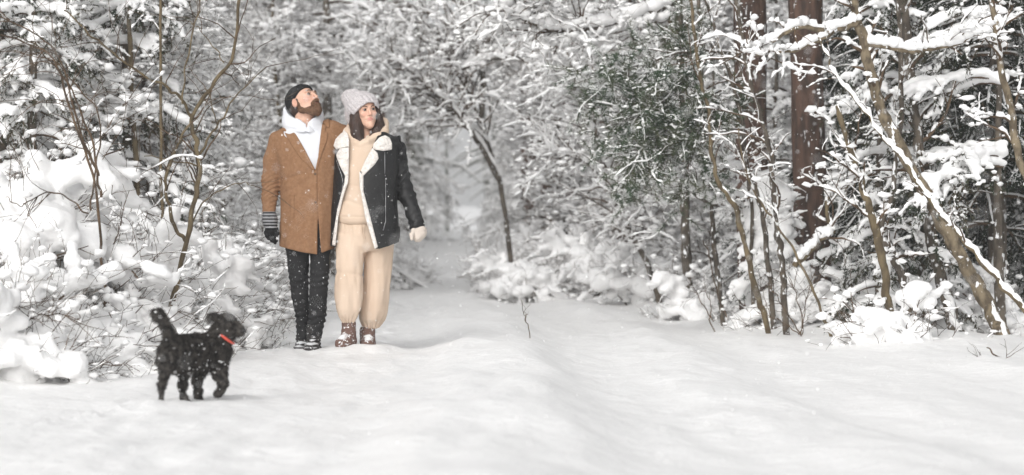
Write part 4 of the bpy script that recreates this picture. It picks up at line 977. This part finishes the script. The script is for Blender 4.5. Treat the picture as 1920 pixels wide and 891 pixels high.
def on_front(g, body, px, py):
    i = int(round((g.X(px) - g.x.ravel()[0]) / g.h)); k = int(round((g.Z(py) - g.z.ravel()[0]) / g.h))
    col = np.broadcast_to(body, (g.x.shape[0], g.y.shape[1], g.z.shape[2]))[i, :, k]; j = np.argmax(col < 0)
    return g.y.ravel()[j] - g.D0
for bx, by in ((593.5, 327), (594, 380)):
    dd = on_front(g, full, bx, by); gb = Grid(D0, bx - 5, bx + 5, by - 5, by + 5, dd - .03, dd + .03, .0018)
    e = smax(gb.ell((bx, by, dd), (.0095, .0065, .0095)), -gb.ell((bx, by, dd - .008), (.006, .004, .006)), .001); gb.mesh(e, 'button', M['button'], man)

# trousers
g = Grid(D0, 524, 632, 418, 640, -.22, .22, HH)
hip = g.loft([(420, 532, 624, .03, .12), (455, 533, 622, .03, .115), (472, 537, 618, .03, .09)])
l1 = g.loft([(450, 533, 581, .03, .09), (475, 536, 579.5, .03, .085), (523, 541.5, 578, .01, .075), (550, 545, 578.5, .02, .07), (590, 551, 580, .05, .066), (604, 554, 579, .055, .058), (636, 556, 577, .06, .052)])
l2 = g.loft([(450, 580, 622, .03, .09), (472, 580.5, 619, .01, .085), (520, 582, 617, -.04, .075), (550, 581, 614.5, -.05, .07), (592, 579, 612, -.04, .068), (606, 578, 609, -.04, .058), (636, 577, 603, -.04, .052)])
py = HOR - (np.broadcast_arrays(g.x, g.y, g.z)[2] - CAMH) * g.S; px = np.broadcast_arrays(g.x, g.y, g.z)[0] * g.S + 960
t = np.minimum(l1, l2); t = smin(t, hip, .02)
wr = np.exp(-((py - 598) / 16) ** 2) + .7 * np.exp(-((py - 525) / 14) ** 2) + .3
t = t + wr * .0045 * np.sin(py * .55 + 1.6 * np.sin(px * .16 + py * .03)) + g.n(16, 14, .005, 4)
g.mesh(t, 'trousers', M['black_cloth'], man)
# lace-up boots
def boot(root, ax, toe, m, ms, shaft_top, rs=.052, rf=.046, sole=.014, lace=True, snowline=None, grow_=1.0):
    """ax: ankle (px,py,depth); toe (px,py,depth) at the sole line"""
    g = Grid(D0, min(ax[0], toe[0]) - 26, max(ax[0], toe[0]) + 26, shaft_top - 4, max(ax[1], toe[1]) + 12, toe[2] - .1, ax[2] + .14, .0034)
    zs = toe[1]
    up = -rf * g.S
    f = g.chain([(ax[0] + (ax[0] - toe[0]) * .0, shaft_top + 8, ax[2], rs), (ax[0], ax[1] - 20, ax[2], rs * .95), (ax[0], ax[1] + up * .55, ax[2] + .01, rs * .92)], .02)
    f = smin(f, g.chain([(ax[0], zs + up * .7, ax[2] + .02, rf * .95), (ax[0] * .45 + toe[0] * .55, zs + up * .72, ax[2] * .45 + toe[2] * .55, rf * 1.02), (toe[0], zs + up * .55, toe[2], rf * .86)], .02), .03)
    f = smax(f, -g.z + g.Z(zs - sole * g.S * .6), .003); f = smax(f, g.z - g.Z(shaft_top), .004)
    f = f + g.n(30, 26, .0035, 2)
    if lace:
        f = f - .003 * np.sin((HOR - (np.broadcast_arrays(g.x, g.y, g.z)[2] - CAMH) * g.S) * .9)
    bt_ = g.mesh(f, 'boot', m, root)
    s = g.chain([(ax[0], zs, ax[2] + .025, rf * .98), (ax[0] * .45 + toe[0] * .55, zs, ax[2] * .45 + toe[2] * .55, rf * 1.0), (toe[0], zs, toe[2], rf * .93)], .02)
    s = smax(smax(s, g.z - g.Z(zs - sole * g.S), .002), g.Z(zs + 1) - g.z, .002) - (.0015 if not lace else .002 * np.sin(np.broadcast_arrays(g.x, g.y, g.z)[1] * 420))
    so_ = g.mesh(s, 'sole', ms, bt_); so_.location = (0, 0, 0)
    if lace:
        for i in range(5):
            yy = ax[1] - 26 + i * 7.0; dd = ax[2] - rs * .98 - (0 if i < 3 else (i - 2) * .028); xx = ax[0] + (toe[0] - ax[0]) * (0 if i < 3 else .2 * (i - 2))
            P = np.array([g.p((xx - 6, yy - 1.5, dd + .012)), g.p((xx, yy + .5, dd - .006)), g.p((xx + 6, yy - 1.5, dd + .012))])[None]
            V, Q = tubes(*resample(P, np.full((1, 3), .0035), 7), 5); mk('lace', V, Q, mat=M['striped2'], parent=bt_, origin=root.location)
    return bt_
M['striped2'] = mat('lace', (.22, .21, .20), .9, snowy=.2, sscale=50)
boot(man, (566.5, 657, .07), (562.5, 662, -.055), M['boot_leather'], M['sole'], 606, .044, .043)
boot(man, (589, 657, -.05), (586, 663.5, -.19), M['boot_leather'], M['sole'], 608, .046, .049)

# gloves
g = Grid(D0, 484, 532, 392, 466, -.16, .12, .0032)
cf = g.chain([(505, 398, -.02, .044), (507, 412, -.025, .0485), (509, 427, -.03, .044)], .02); cf = smax(smax(cf, g.z - g.Z(397.5), .004), g.Z(428) - g.z, .004)
cf = cf - .0022 * np.cos((g.z - g.Z(397)) * 2 * PI / .0135)
def stripes(V):
    k = np.sin((V[:, 2]) * 2 * PI / .0215) > -.1; return np.where(k[:, None], np.array([.30, .30, .31]), np.array([.02, .02, .021]))
g.mesh(cf, 'glove_cuff', M['striped'], man, stripes)
pf = g.ell((509, 433, -.035), (.042, .028, .037))
for i, (kx, ky, tx, ty, dd) in enumerate(((499.5, 436, 505, 449, -.055), (506, 440, 511.5, 454, -.06), (512, 441, 516.5, 457, -.058), (517, 438, 519.5, 452.5, -.05))):
    pf = smin(pf, g.chain([(kx, ky, -.03, .0145), ((kx + tx) / 2 + .5, (ky + ty) / 2, dd, .0135), (tx, ty - 1.5, -.035, .0115)], .006), .007)
pf = smin(pf, g.chain([(519, 430, -.03, .016), (521.5, 438, -.065, .0145), (519, 445, -.08, .012)], .008), .01)
g.mesh(pf + g.n(60, 60, .0015), 'glove', M['black_knit'], man)
g = Grid(D0, 724, 776, 246, 318, -.16, .2, .0034)
pf = g.ell((750, 280, .02), (.038, .045, .052)); pf = smin(pf, g.chain([(735, 270, .12, .042), (748, 276, .05, .042)], .02), .02)
for kx, ky, tx, ty in ((741, 277, 738.5, 296), (746.5, 281, 744, 302), (752.5, 282, 751.5, 304), (758, 279, 758, 298)):
    pf = smin(pf, g.chain([(kx, ky, -.015, .015), ((kx + tx) / 2, (ky + ty) / 2, -.05, .0145), (tx, ty, -.035, .0125)], .006), .008)
pf = smin(pf, g.chain([(748, 272, 0, .017), (747, 263, -.02, .0155), (748.5, 257.5, -.03, .0125)], .008), .01)
g.mesh(pf + g.n(50, 50, .0015), 'glove', M['black_knit'], man)

# ---------------------------------------------------------------- the woman
wom = thing('person', 'dark-haired woman in a pale knit hat, black shearling jacket and beige tracksuit', 'person', (g0.X(676), D0 - .04, 0))
g = Grid(D0, 630, 735, 155, 285, -.24, .26, .0034)
hd = Head(g, (686.5, 212.0, -.045), frame(rad(21), rad(2), rad(6)), .93)
f = hd.skull(True)
f = smin(f, g.chain([(684, 225, 0, .045), (684, 250, -.01, .044), (684, 280, -.02, .09)], .03), .025)
g.mesh(f, 'body', M['skin'], wom, skin_col(hd, (.52, .24, .20)))
eyes(hd, wom, (.07, .04, .025), (.25, -1, .05), (.07, .042, .03), .0024)
def strands(g, amp=.003, fr=150): 
    X, Y, Z = np.broadcast_arrays(g.x, g.y, g.z); return amp * vnoise(X * fr + 3 * np.sin(Z * 9), Y * fr, Z * 7) + g.n(30, 8, .004, 3)
h1 = g.chain([(668, 196, -.03, .035), (669, 214, -.055, .043), (670, 234, -.075, .046), (671, 252, -.085, .043), (677, 266, -.11, .024), (681, 272, -.12, .009)], .02)
h2 = g.chain([(708, 202, -.02, .014), (712, 222, -.03, .019), (712, 234, -.03, .030), (706, 247, -.075, .031), (699, 256, -.09, .018)], .015)
h3 = smax(hd.ell((0, .03, .0), (.085, .088, .1)), -(hd.v - .0), .004)
hh = smin(smin(h1, h2, .01), h3, .012); hh = smax(hh, -hd.ell((.004, -.07, -.02), (.056, .07, .108)), .004)
g.mesh(hh + strands(g), 'hair', M['hair'], wom)
# knitted hat with folded brim, point flopping back
ax0 = g.p((688, 214, -.04)); ax1 = g.p((648, 172, .05)); aa = nrm(ax1 - ax0)
hc = smin(hd.ell((0, .018, .046), (.094, .108, .09)), g.chain([(672, 195, -.01, .085), (660, 186, .02, .064), (651, 181, .04, .038)], .03), .03)
hc = smin(hc, g.chain([(676, 200, -.03, .085), (672, 215, .03, .085)], .03), .03)
X, Y, Z = np.broadcast_arrays(g.x - ax0[0], g.y - ax0[1], g.z - ax0[2])
al = X * aa[0] + Y * aa[1] + Z * aa[2]; e1 = nrm(np.cross(aa, [0, 1, 0])); e2 = np.cross(aa, e1)
phi = np.arctan2(X * e2[0] + Y * e2[1] + Z * e2[2], X * e1[0] + Y * e1[1] + Z * e1[2])
rim = g.poly([(652, 236), (658, 231), (666, 217), (677, 204.5), (692, 194.5), (702, 194), (711, 206), (740, 240), (730, 300), (640, 300)])
hc = hc - .0065 * np.sqrt(np.abs(np.sin(phi * 12))) + .003
band = 1 / (1 + np.exp((rim - .082) / .003)); hc = hc - .0085 * band + .0012 * np.sin(rim * 2 * PI / .011)
hc = smax(hc, -rim, .006)
g.mesh(hc, 'knit_hat', M['grey_knit'], wom)

g = Grid(D0, 596, 812, 215, 480, -.26, .36, HH)
X_, Y_, Z_ = np.broadcast_arrays(g.x, g.y, g.z); py = HOR - (Z_ - CAMH) * g.S; px = X_ * g.S + 960
ho = smin(g.chain([(655, 238, .05, .026), (653, 247, -.01, .030), (660, 258, -.075, .027), (671, 269, -.125, .020), (678, 274, -.135, .014)], .015),
          g.chain([(678, 274, -.135, .014), (692, 266, -.125, .022), (710, 257, -.09, .028), (721, 247, -.03, .030), (717, 230, .04, .034), (700, 222, .09, .03), (672, 228, .10, .03), (655, 238, .05, .026)], .015), .006)
ht = g.loft([(254, 668, 702, -.02, .07), (266, 645, 722, -.03, .11), (285, 638, 728, -.03, .128), (320, 636, 724, -.035, .135), (360, 632, 722, -.035, .128), (400, 627, 718, -.035, .133), (407, 627, 718, -.035, .135), (418, 630, 716, -.035, .128), (421, 632, 714, -.035, .11)])
ht = ht + .006 * np.exp(-((py - 372 - (px - 640) * .35) / 4) ** 2) * np.exp(-((px - 655) / 26) ** 2) + .004 * np.exp(-((py - 348 - (px - 660) * .15) / 3) ** 2) + .005 * np.exp(-((py - 407) / 1.6) ** 2)
ho = smin(ho, ht, .012) + g.n(12, 8, .006, 7)
ho = smax(ho, -g.chain([(686, 225, -.03, .04), (683, 245, -.05, .042), (681, 258, -.10, .024)], .02), .006)
g.mesh(ho, 'hoodie', M['beige'], wom)
jk = g.loft([(250, 650, 726, -.02, .09), (258, 638, 738, -.02, .115), (270, 631, 746, -.025, .138), (295, 627, 748, -.03, .152), (340, 625, 747, -.03, .152), (380, 623, 746, -.03, .152), (425, 621, 747, -.03, .158), (468, 621, 749, -.03, .162)], 2.3)
sl = g.chain([(737, 272, -.01, .058), (748, 300, .01, .056), (751, 326, .02, .056), (763, 368, .01, .057), (775, 398, -.02, .050), (785, 431, -.05, .043)], .02)
sl = smax(sl, -(.30 * (X_ - g.X(785)) * -1 + (Z_ - g.Z(430)) * .95), .004)
sl = sl + .0115 * np.sin(py * .38 + (px - 750) * .22 + 2.0 * np.sin(px * .12 + py * .05)) * (.55 + .45 * np.sin(py * .06)) * .6 + g.n(20, 24, .004, 3)
arm2 = g.chain([(642, 274, .02, .055), (626, 312, .13, .055), (606, 352, .24, .05), (590, 385, .25, .045)], .02)
jk = smin(jk, sl, .018); jk = smin(jk, arm2, .02) + g.n(8, 5, .008, 12)
full = jk
op = g.poly([(648, 240), (656, 281), (655, 341), (646, 371), (637, 406), (631, 480), (711, 480), (689, 407), (679, 351), (678, 325), (702, 276), (716, 240)])
jk = smax(jk, -smax(op, g.front(.02), .003), .004)
jk = smax(jk, g.poly([(590, 200), (590, 400), (612, 458), (622, 461), (632, 463), (700, 467), (712, 466), (730, 461), (748, 450), (752, 440), (830, 470), (830, 200)]), .005)
g.mesh(jk, 'leather_jacket', M['black_leather'], wom)
sh_n = g.n(60, 60, .006, 1)
for nm, pts, up in (('sherpa_collar', [(626, 275), (629, 262), (637, 249), (646, 244), (654, 252), (658, 264), (658, 277), (645, 279), (634, 282)], .017),
                ('sherpa_collar', [(702, 281), (703, 272), (714, 259), (724, 255), (732, 259), (737, 270), (737, 282), (722, 285), (708, 283)], .017),
                ('sherpa_lapel', [(640, 279), (658, 278), (658, 300), (657, 342), (650, 330), (640, 312), (632, 292)], .013),
                ('sherpa_lapel', [(684, 332), (680, 322), (688, 302), (701, 279), (711, 289), (713, 299), (706, 310), (693, 323)], .013),
                ('sherpa_trim', [(651, 325), (657, 341), (647, 371), (638, 406), (632, 461), (625, 460), (629, 430), (634, 400), (643, 365), (649, 345)], .010),
                ('sherpa_trim', [(677, 322), (685, 331), (685, 358), (701, 420), (712, 463), (706, 467), (688, 407), (678, 351)], .010)):
    g.mesh(g.patch(full + sh_n, pts, up, .012, .04, .007), nm, M['sherpa'], wom)
for pts in ([(723, 286), (724.3, 286), (726, 350), (726.5, 415), (722, 432), (725, 448), (729, 462), (727.5, 462), (723.5, 448), (720.5, 432), (725, 414), (724.6, 350)],
            [(631.5, 300), (633, 300), (645, 330), (647.5, 345), (645, 362), (636, 392), (632.5, 420), (624, 450), (623, 449), (631, 420), (634.5, 392), (643.6, 362), (646, 345), (643.5, 331)]):
    g.mesh(g.patch(full, pts, .005, .003, 0, .001), 'zip', M['metal'], wom)
g.mesh(g.patch(full, [(704, 431), (730, 432), (752, 428), (752, 452), (730, 462), (713, 467)], .005, .004, .12, .003), 'waist_band', M['black_leather'], wom)
g.mesh(g.patch(full, [(742, 425), (754, 424), (754, 446), (744, 449)], .010, .002, .1, .003), 'strap', M['black_leather'], wom)
# trousers
g = Grid(D0, 618, 748, 405, 628, -.26, .22, HH)
X_, Y_, Z_ = np.broadcast_arrays(g.x, g.y, g.z); py = HOR - (Z_ - CAMH) * g.S; px = X_ * g.S + 960
hip = g.loft([(408, 636, 706, -.03, .10), (416, 633, 712, -.03, .118), (440, 631, 730, -.03, .135), (462, 633, 735, -.02, .125), (472, 640, 728, -.02, .09)])
l1 = g.loft([(440, 631, 690, -.05, .10), (462, 632, 686, -.06, .105), (504, 632.5, 682, -.09, .095), (530, 629.5, 682, -.10, .098), (556, 628, 682, -.10, .10), (578, 631, 679, -.10, .098), (592, 636, 673, -.10, .082), (599, 641, 668, -.10, .062), (605, 643, 666, -.10, .05)])
l2 = g.loft([(440, 684, 735, .0, .10), (470, 685, 736, .01, .10), (504, 683, 733, .03, .095), (530, 681, 730.5, .04, .095), (560, 675, 728, .05, .10), (585, 671, 724, .06, .10), (600, 671, 719, .06, .088), (609, 676, 713, .06, .066), (617, 680, 709, .06, .05)])
ang1 = np.arctan2(Y_ - (D0 - .10), X_ - g.X(654)); ang2 = np.arctan2(Y_ - (D0 + .06), X_ - g.X(695))
l1 = l1 + .006 * np.cos(ang1 * 15 + np.sin(ang1 * 4)) * np.exp(-((py - 600) / 9) ** 2); l2 = l2 + .006 * np.cos(ang2 * 15 + np.sin(ang2 * 4)) * np.exp(-((py - 613) / 9) ** 2)
t = smin(smin(l1, l2, .008), hip, .02)
t = t + g.n(13, 1.8, .013, 15) + g.n(26, 7, .005, 5) + .006 * np.exp(-((py - 512 - (px - 650) * .12) / 5) ** 2) * (px < 682) - .002 * np.sin(px * .9) * np.exp(-((py - 420) / 6) ** 2)
g.mesh(t, 'trousers', M['beige'], wom)
boot(wom, (656, 644, -.09), (644, 650.5, -.17), M['brown_suede'], M['sole'], 599, .048, .050, .012, False)
boot(wom, (688, 648, .06), (692, 653.5, -.06), M['brown_suede'], M['sole'], 613, .050, .048, .012, False)
for sx, y0, dd in ((681, 423, -.165), (684.5, 424, -.165)):
    P = np.array([g.p((sx, y0, dd)), g.p((sx + 1, y0 + 10, dd - .006)), g.p((sx + 3, y0 + 24, dd + .005))])[None]
    V, Q = tubes(*resample(P, np.full((1, 3), .003), 8), 5); mk('drawstring', V, Q, mat=M['beige'], parent=wom, origin=wom.location)
g = Grid(D0, 758, 812, 416, 466, -.2, .12, .0034)
mf = smin(g.chain([(787, 427, -.05, .036), (787, 436, -.055, .044), (784, 444, -.06, .037)], .02), g.chain([(777, 433, -.085, .017), (773, 441, -.10, .0155), (773.5, 448, -.105, .013)], .006), .004)
mf = mf - .005 * np.exp(-((HOR - (g.z - CAMH) * g.S - 430) / 2.5) ** 2)
g.mesh(mf + g.n(50, 50, .002), 'mitten', M['mitten'], wom)

# ---------------------------------------------------------------- the dog
DD = 10.46
g = Grid(DD, 268, 475, 570, 776, -.30, .32, .0052); g.true = True
dog = thing('dog', 'small shaggy black dog with a red collar trotting, head turned right, snow in its coat', 'dog', (g.X(350), DD, 0))
M['fur'] = mat('dog_fur', (.021, .019, .018), .6, var=(.085, .076, .068), vscale=40, bump=.006, bscale=70, spec=.25)
M['nose'] = mat('dog_nose', (.012, .012, .012), .3, spec=.5)
M['red'] = mat('red_nylon', (.60, .10, .07), .5)
b = g.chain([(328, 657, -.10, .065), (357, 659, .0, .066), (385, 662, .09, .074), (402, 662, .14, .070)], .05)
b = smin(b, g.chain([(320, 672, -.14, .055), (340, 680, -.04, .055)], .04), .04)
b = smin(b, g.chain([(404, 650, .14, .062), (416, 626, .15, .050), (424, 612, .16, .046)], .03), .04)
b = smin(b, g.ell((426, 608.5, .155), (.052, .058, .049)), .02)
b = smin(b, g.chain([(434, 611, .14, .036), (446, 617, .12, .025), (454.5, 621, .105, .020)], .02), .018)
b = smin(b, g.chain([(447, 623, .12, .015), (453, 626, .105, .012)], .01), .008)
b = smin(b, g.ell((440, 601.5, .135), (.013, .018, .012)), .014)
b = smin(b, g.chain([(322, 634, -.15, .030), (316, 618, -.17, .017), (307, 602, -.18, .017), (298, 591, -.19, .021), (293, 587, -.19, .017)], .02), .022)
b = smin(b, g.chain([(317, 674, -.15, .050), (309, 698, -.17, .022), (304, 722, -.12, .0125), (302, 744, -.15, .011), (301, 752, -.155, .013), (300, 756, -.18, .016)], .015), .025)
b = smin(b, g.chain([(343, 684, -.02, .050), (345, 703, -.04, .023), (341.5, 724, .0, .0145), (344, 744, -.03, .0125), (347, 753, -.035, .014), (352, 756, -.055, .016)], .015), .025)
b = smin(b, g.chain([(378, 690, .15, .036), (369, 714, .18, .021), (371, 732, .19, .0155), (372, 744, .18, .015), (373, 748.5, .16, .018)], .015), .025)
b = smin(b, g.chain([(410, 682, .09, .044), (413, 702, .06, .029), (419.5, 719, .04, .019), (415, 733, .06, .015), (409, 739, .05, .018)], .012), .025)
b = smin(b, smax(g.chain([(412, 600, .13, .017), (402, 594.5, .12, .017), (395, 596, .11, .014), (392.5, 603, .11, .008)], .012), -g.ell((400, 604, .10), (.010, .02, .012)), .004), .01)
b = smin(b, g.chain([(424, 599, .105, .016), (429, 608, .095, .018), (430, 617, .095, .010)], .012), .008)
b = smax(b, -g.ell((444, 605.5, .128), (.006, .008, .004)), .003)
for tx, dp in ((300, -.19), (352, -.065)):
    for q in (-1, 1): b = smin(b, g.ell((tx + q * 3.4, 757, dp - .008), (.0085, .014, .009)), .004)
b = b + g.n(26, 26, .006, 2) + g.n(60, 40, .003, 5)
body = g.mesh(b, 'body', M['fur'], dog)
V, Q = surface_net(np.broadcast_to(b, (g.x.shape[0], g.y.shape[1], g.z.shape[2])), g.o, g.h)
nor = np.zeros_like(V); fn = np.cross(V[Q[:, 2]] - V[Q[:, 0]], V[Q[:, 3]] - V[Q[:, 1]])
for i in range(4): np.add.at(nor, Q[:, i], fn)
nor = nrm(nor)
rng = np.random.default_rng(8)
k = rng.integers(0, len(V), 42000); p = V[k] + rng.normal(0, .002, (len(k), 3)); nn = nor[k]
hx = (p[:, 0] - g.X(300)) / (g.X(460) - g.X(300)); zr = (p[:, 2] / .45)
flow = np.stack([-.8 + 0 * hx, -.4 + 0 * hx, -.7 - .6 * (zr < .35)], 1); muzzle = (p[:, 0] > g.X(445)); headm = (p[:, 0] > g.X(412)) & (p[:, 2] > g.Z(628)); paw = p[:, 2] < .07
d = nrm(nn * .5 + nrm(flow - (flow * nn).sum(1, keepdims=True) * nn) * .8 + rng.normal(0, .28, p.shape))
Ln = rng.uniform(.010, .026, len(k)) * np.where(muzzle, .3, 1) * np.where(paw, .55, 1)
tail = (p[:, 0] < g.X(322)) & (p[:, 2] > g.Z(628)); Ln = Ln * np.where(tail, 1.0, .82) * np.where(headm, .6, 1) * np.where(p[:, 2] < .17, .62, 1)
w_ = nrm(np.cross(d, rng.normal(0, 1, d.shape))) * .0013
mid = p + d * (Ln * .55)[:, None]; tip = p + d * Ln[:, None] + np.array([0, 0, -1]) * (Ln * .3)[:, None]
V2 = np.stack([p - nn * .002 + w_, p - nn * .002 - w_, mid - w_ * .8, mid + w_ * .8, tip], 1).reshape(-1, 3); o = np.arange(len(k))[:, None] * 5
tag(mk('fur', V2, Q=o + [[0, 1, 2, 3]], T=o + [[3, 2, 4]], mat=M['fur'], parent=dog, origin=dog.location), kind='stuff')
k = rng.integers(0, len(V), 900); p = V[k]; side = np.exp(-((p[:, 0] - g.X(375)) / .09) ** 2 - ((p[:, 2] - g.Z(680)) / .09) ** 2) + .28 + .5 * (p[:, 2] < .09); kk = rng.random(len(k)) < side * .33
p = p[kk] + nor[k][kk] * .008; r = rng.gamma(4, .0008, len(p)) + .0009
V3 = p[:, None] + np.array([[1, 0, 0], [-1, 0, 0], [0, 1, 0], [0, -1, 0], [0, 0, 1], [0, 0, -1]])[None] * r[:, None, None] * rng.uniform(.6, 1.3, (len(p), 6, 1))
T3 = (np.arange(len(p)) * 6)[:, None, None] + np.array([[0, 2, 4], [2, 1, 4], [1, 3, 4], [3, 0, 4], [2, 0, 5], [1, 2, 5], [3, 1, 5], [0, 3, 5]])[None]
tag(mk('snow_crumbs', V3.reshape(-1, 3), T=T3.reshape(-1, 3), mat=M['snow'], parent=dog, origin=dog.location), kind='stuff')
g2 = Grid(DD, 446, 474, 608, 634, .04, .16, .002); g2.true = True
g2.mesh(smin(g2.ell((456.5, 619.8, .092), (.011, .012, .0095)), g2.ell((457, 622, .09), (.008, .01, .008)), .003), 'nose', M['nose'], dog)
g2 = Grid(DD, 434, 456, 596, 614, .08, .16, .0016); g2.true = True
g2.mesh(g2.ell((443.5, 606.5, .123), (.0055, .006, .005)), 'eye', M['nose'], dog)
nk = g.chain([(404, 652, .14, .078), (416, 626, .15, .066)], .03)
g.mesh(smax(smax(np.maximum(nk - .010, -(nk + .002)), g.poly([(408, 630), (411, 627.5), (419, 633), (430, 642.5), (434, 648), (431, 649.5), (427, 646.5), (415, 636.5)]), .003), -g.front(.02) * 0 - 1, .003), 'collar', M['red'], dog)
# ------------------------------------------------------------------ air: falling snow and haze
rng = np.random.default_rng(3)
octv = np.array([[1, 0, 0], [-1, 0, 0], [0, 1, 0], [0, -1, 0], [0, 0, 1], [0, 0, -1]], float)
octt = np.array([[0, 2, 4], [2, 1, 4], [1, 3, 4], [3, 0, 4], [2, 0, 5], [1, 2, 5], [3, 1, 5], [0, 3, 5]])
n = 26000
y = (3.0 ** 1.6 + rng.random(n) * (45 ** 1.6 - 3.0 ** 1.6)) ** (1 / 1.6); x = rng.uniform(-.3, .3, n) * y; z = rng.uniform(0, 1, n) ** 1 * (CAMH + .14 * y)
c = np.stack([x, y, z], -1); c = c[z > gz(x, y) + .02]; n = len(c)
r = rng.gamma(4, .00055, n) + .0008
V = c[:, None, :] + octv[None] * r[:, None, None] * rng.uniform(.6, 1.2, (n, 6, 1))
T = (np.arange(n) * 6)[:, None, None] + octt[None]
tag(mk('falling_snow', V.reshape(-1, 3), T=T.reshape(-1, 3), mat=M['snow']), 'fine snowflakes drifting down through the whole view', 'snow', kind='stuff')
hz = bpy.data.materials.new('air'); hz.use_nodes = True; t = hz.node_tree; t.nodes.clear()
pv = t.nodes.new('ShaderNodeVolumePrincipled'); pv.inputs['Color'].default_value = (.93, .935, .94, 1); pv.inputs['Density'].default_value = .0019; pv.inputs['Anisotropy'].default_value = .2
ou = t.nodes.new('ShaderNodeOutputMaterial'); t.links.new(pv.outputs[0], ou.inputs['Volume'])
x0, x1, y0, y1, z0, z1 = -420, 420, -70, 620, -2.5, 36
V = [(x, y, z) for x in (x0, x1) for y in (y0, y1) for z in (z0, z1)]
Q = [(0, 1, 3, 2), (4, 6, 7, 5), (0, 4, 5, 1), (2, 3, 7, 6), (0, 2, 6, 4), (1, 5, 7, 3)]
tag(mk('haze', V, Q, mat=hz, smooth=False), 'thin winter haze filling the air', 'haze', kind='stuff')
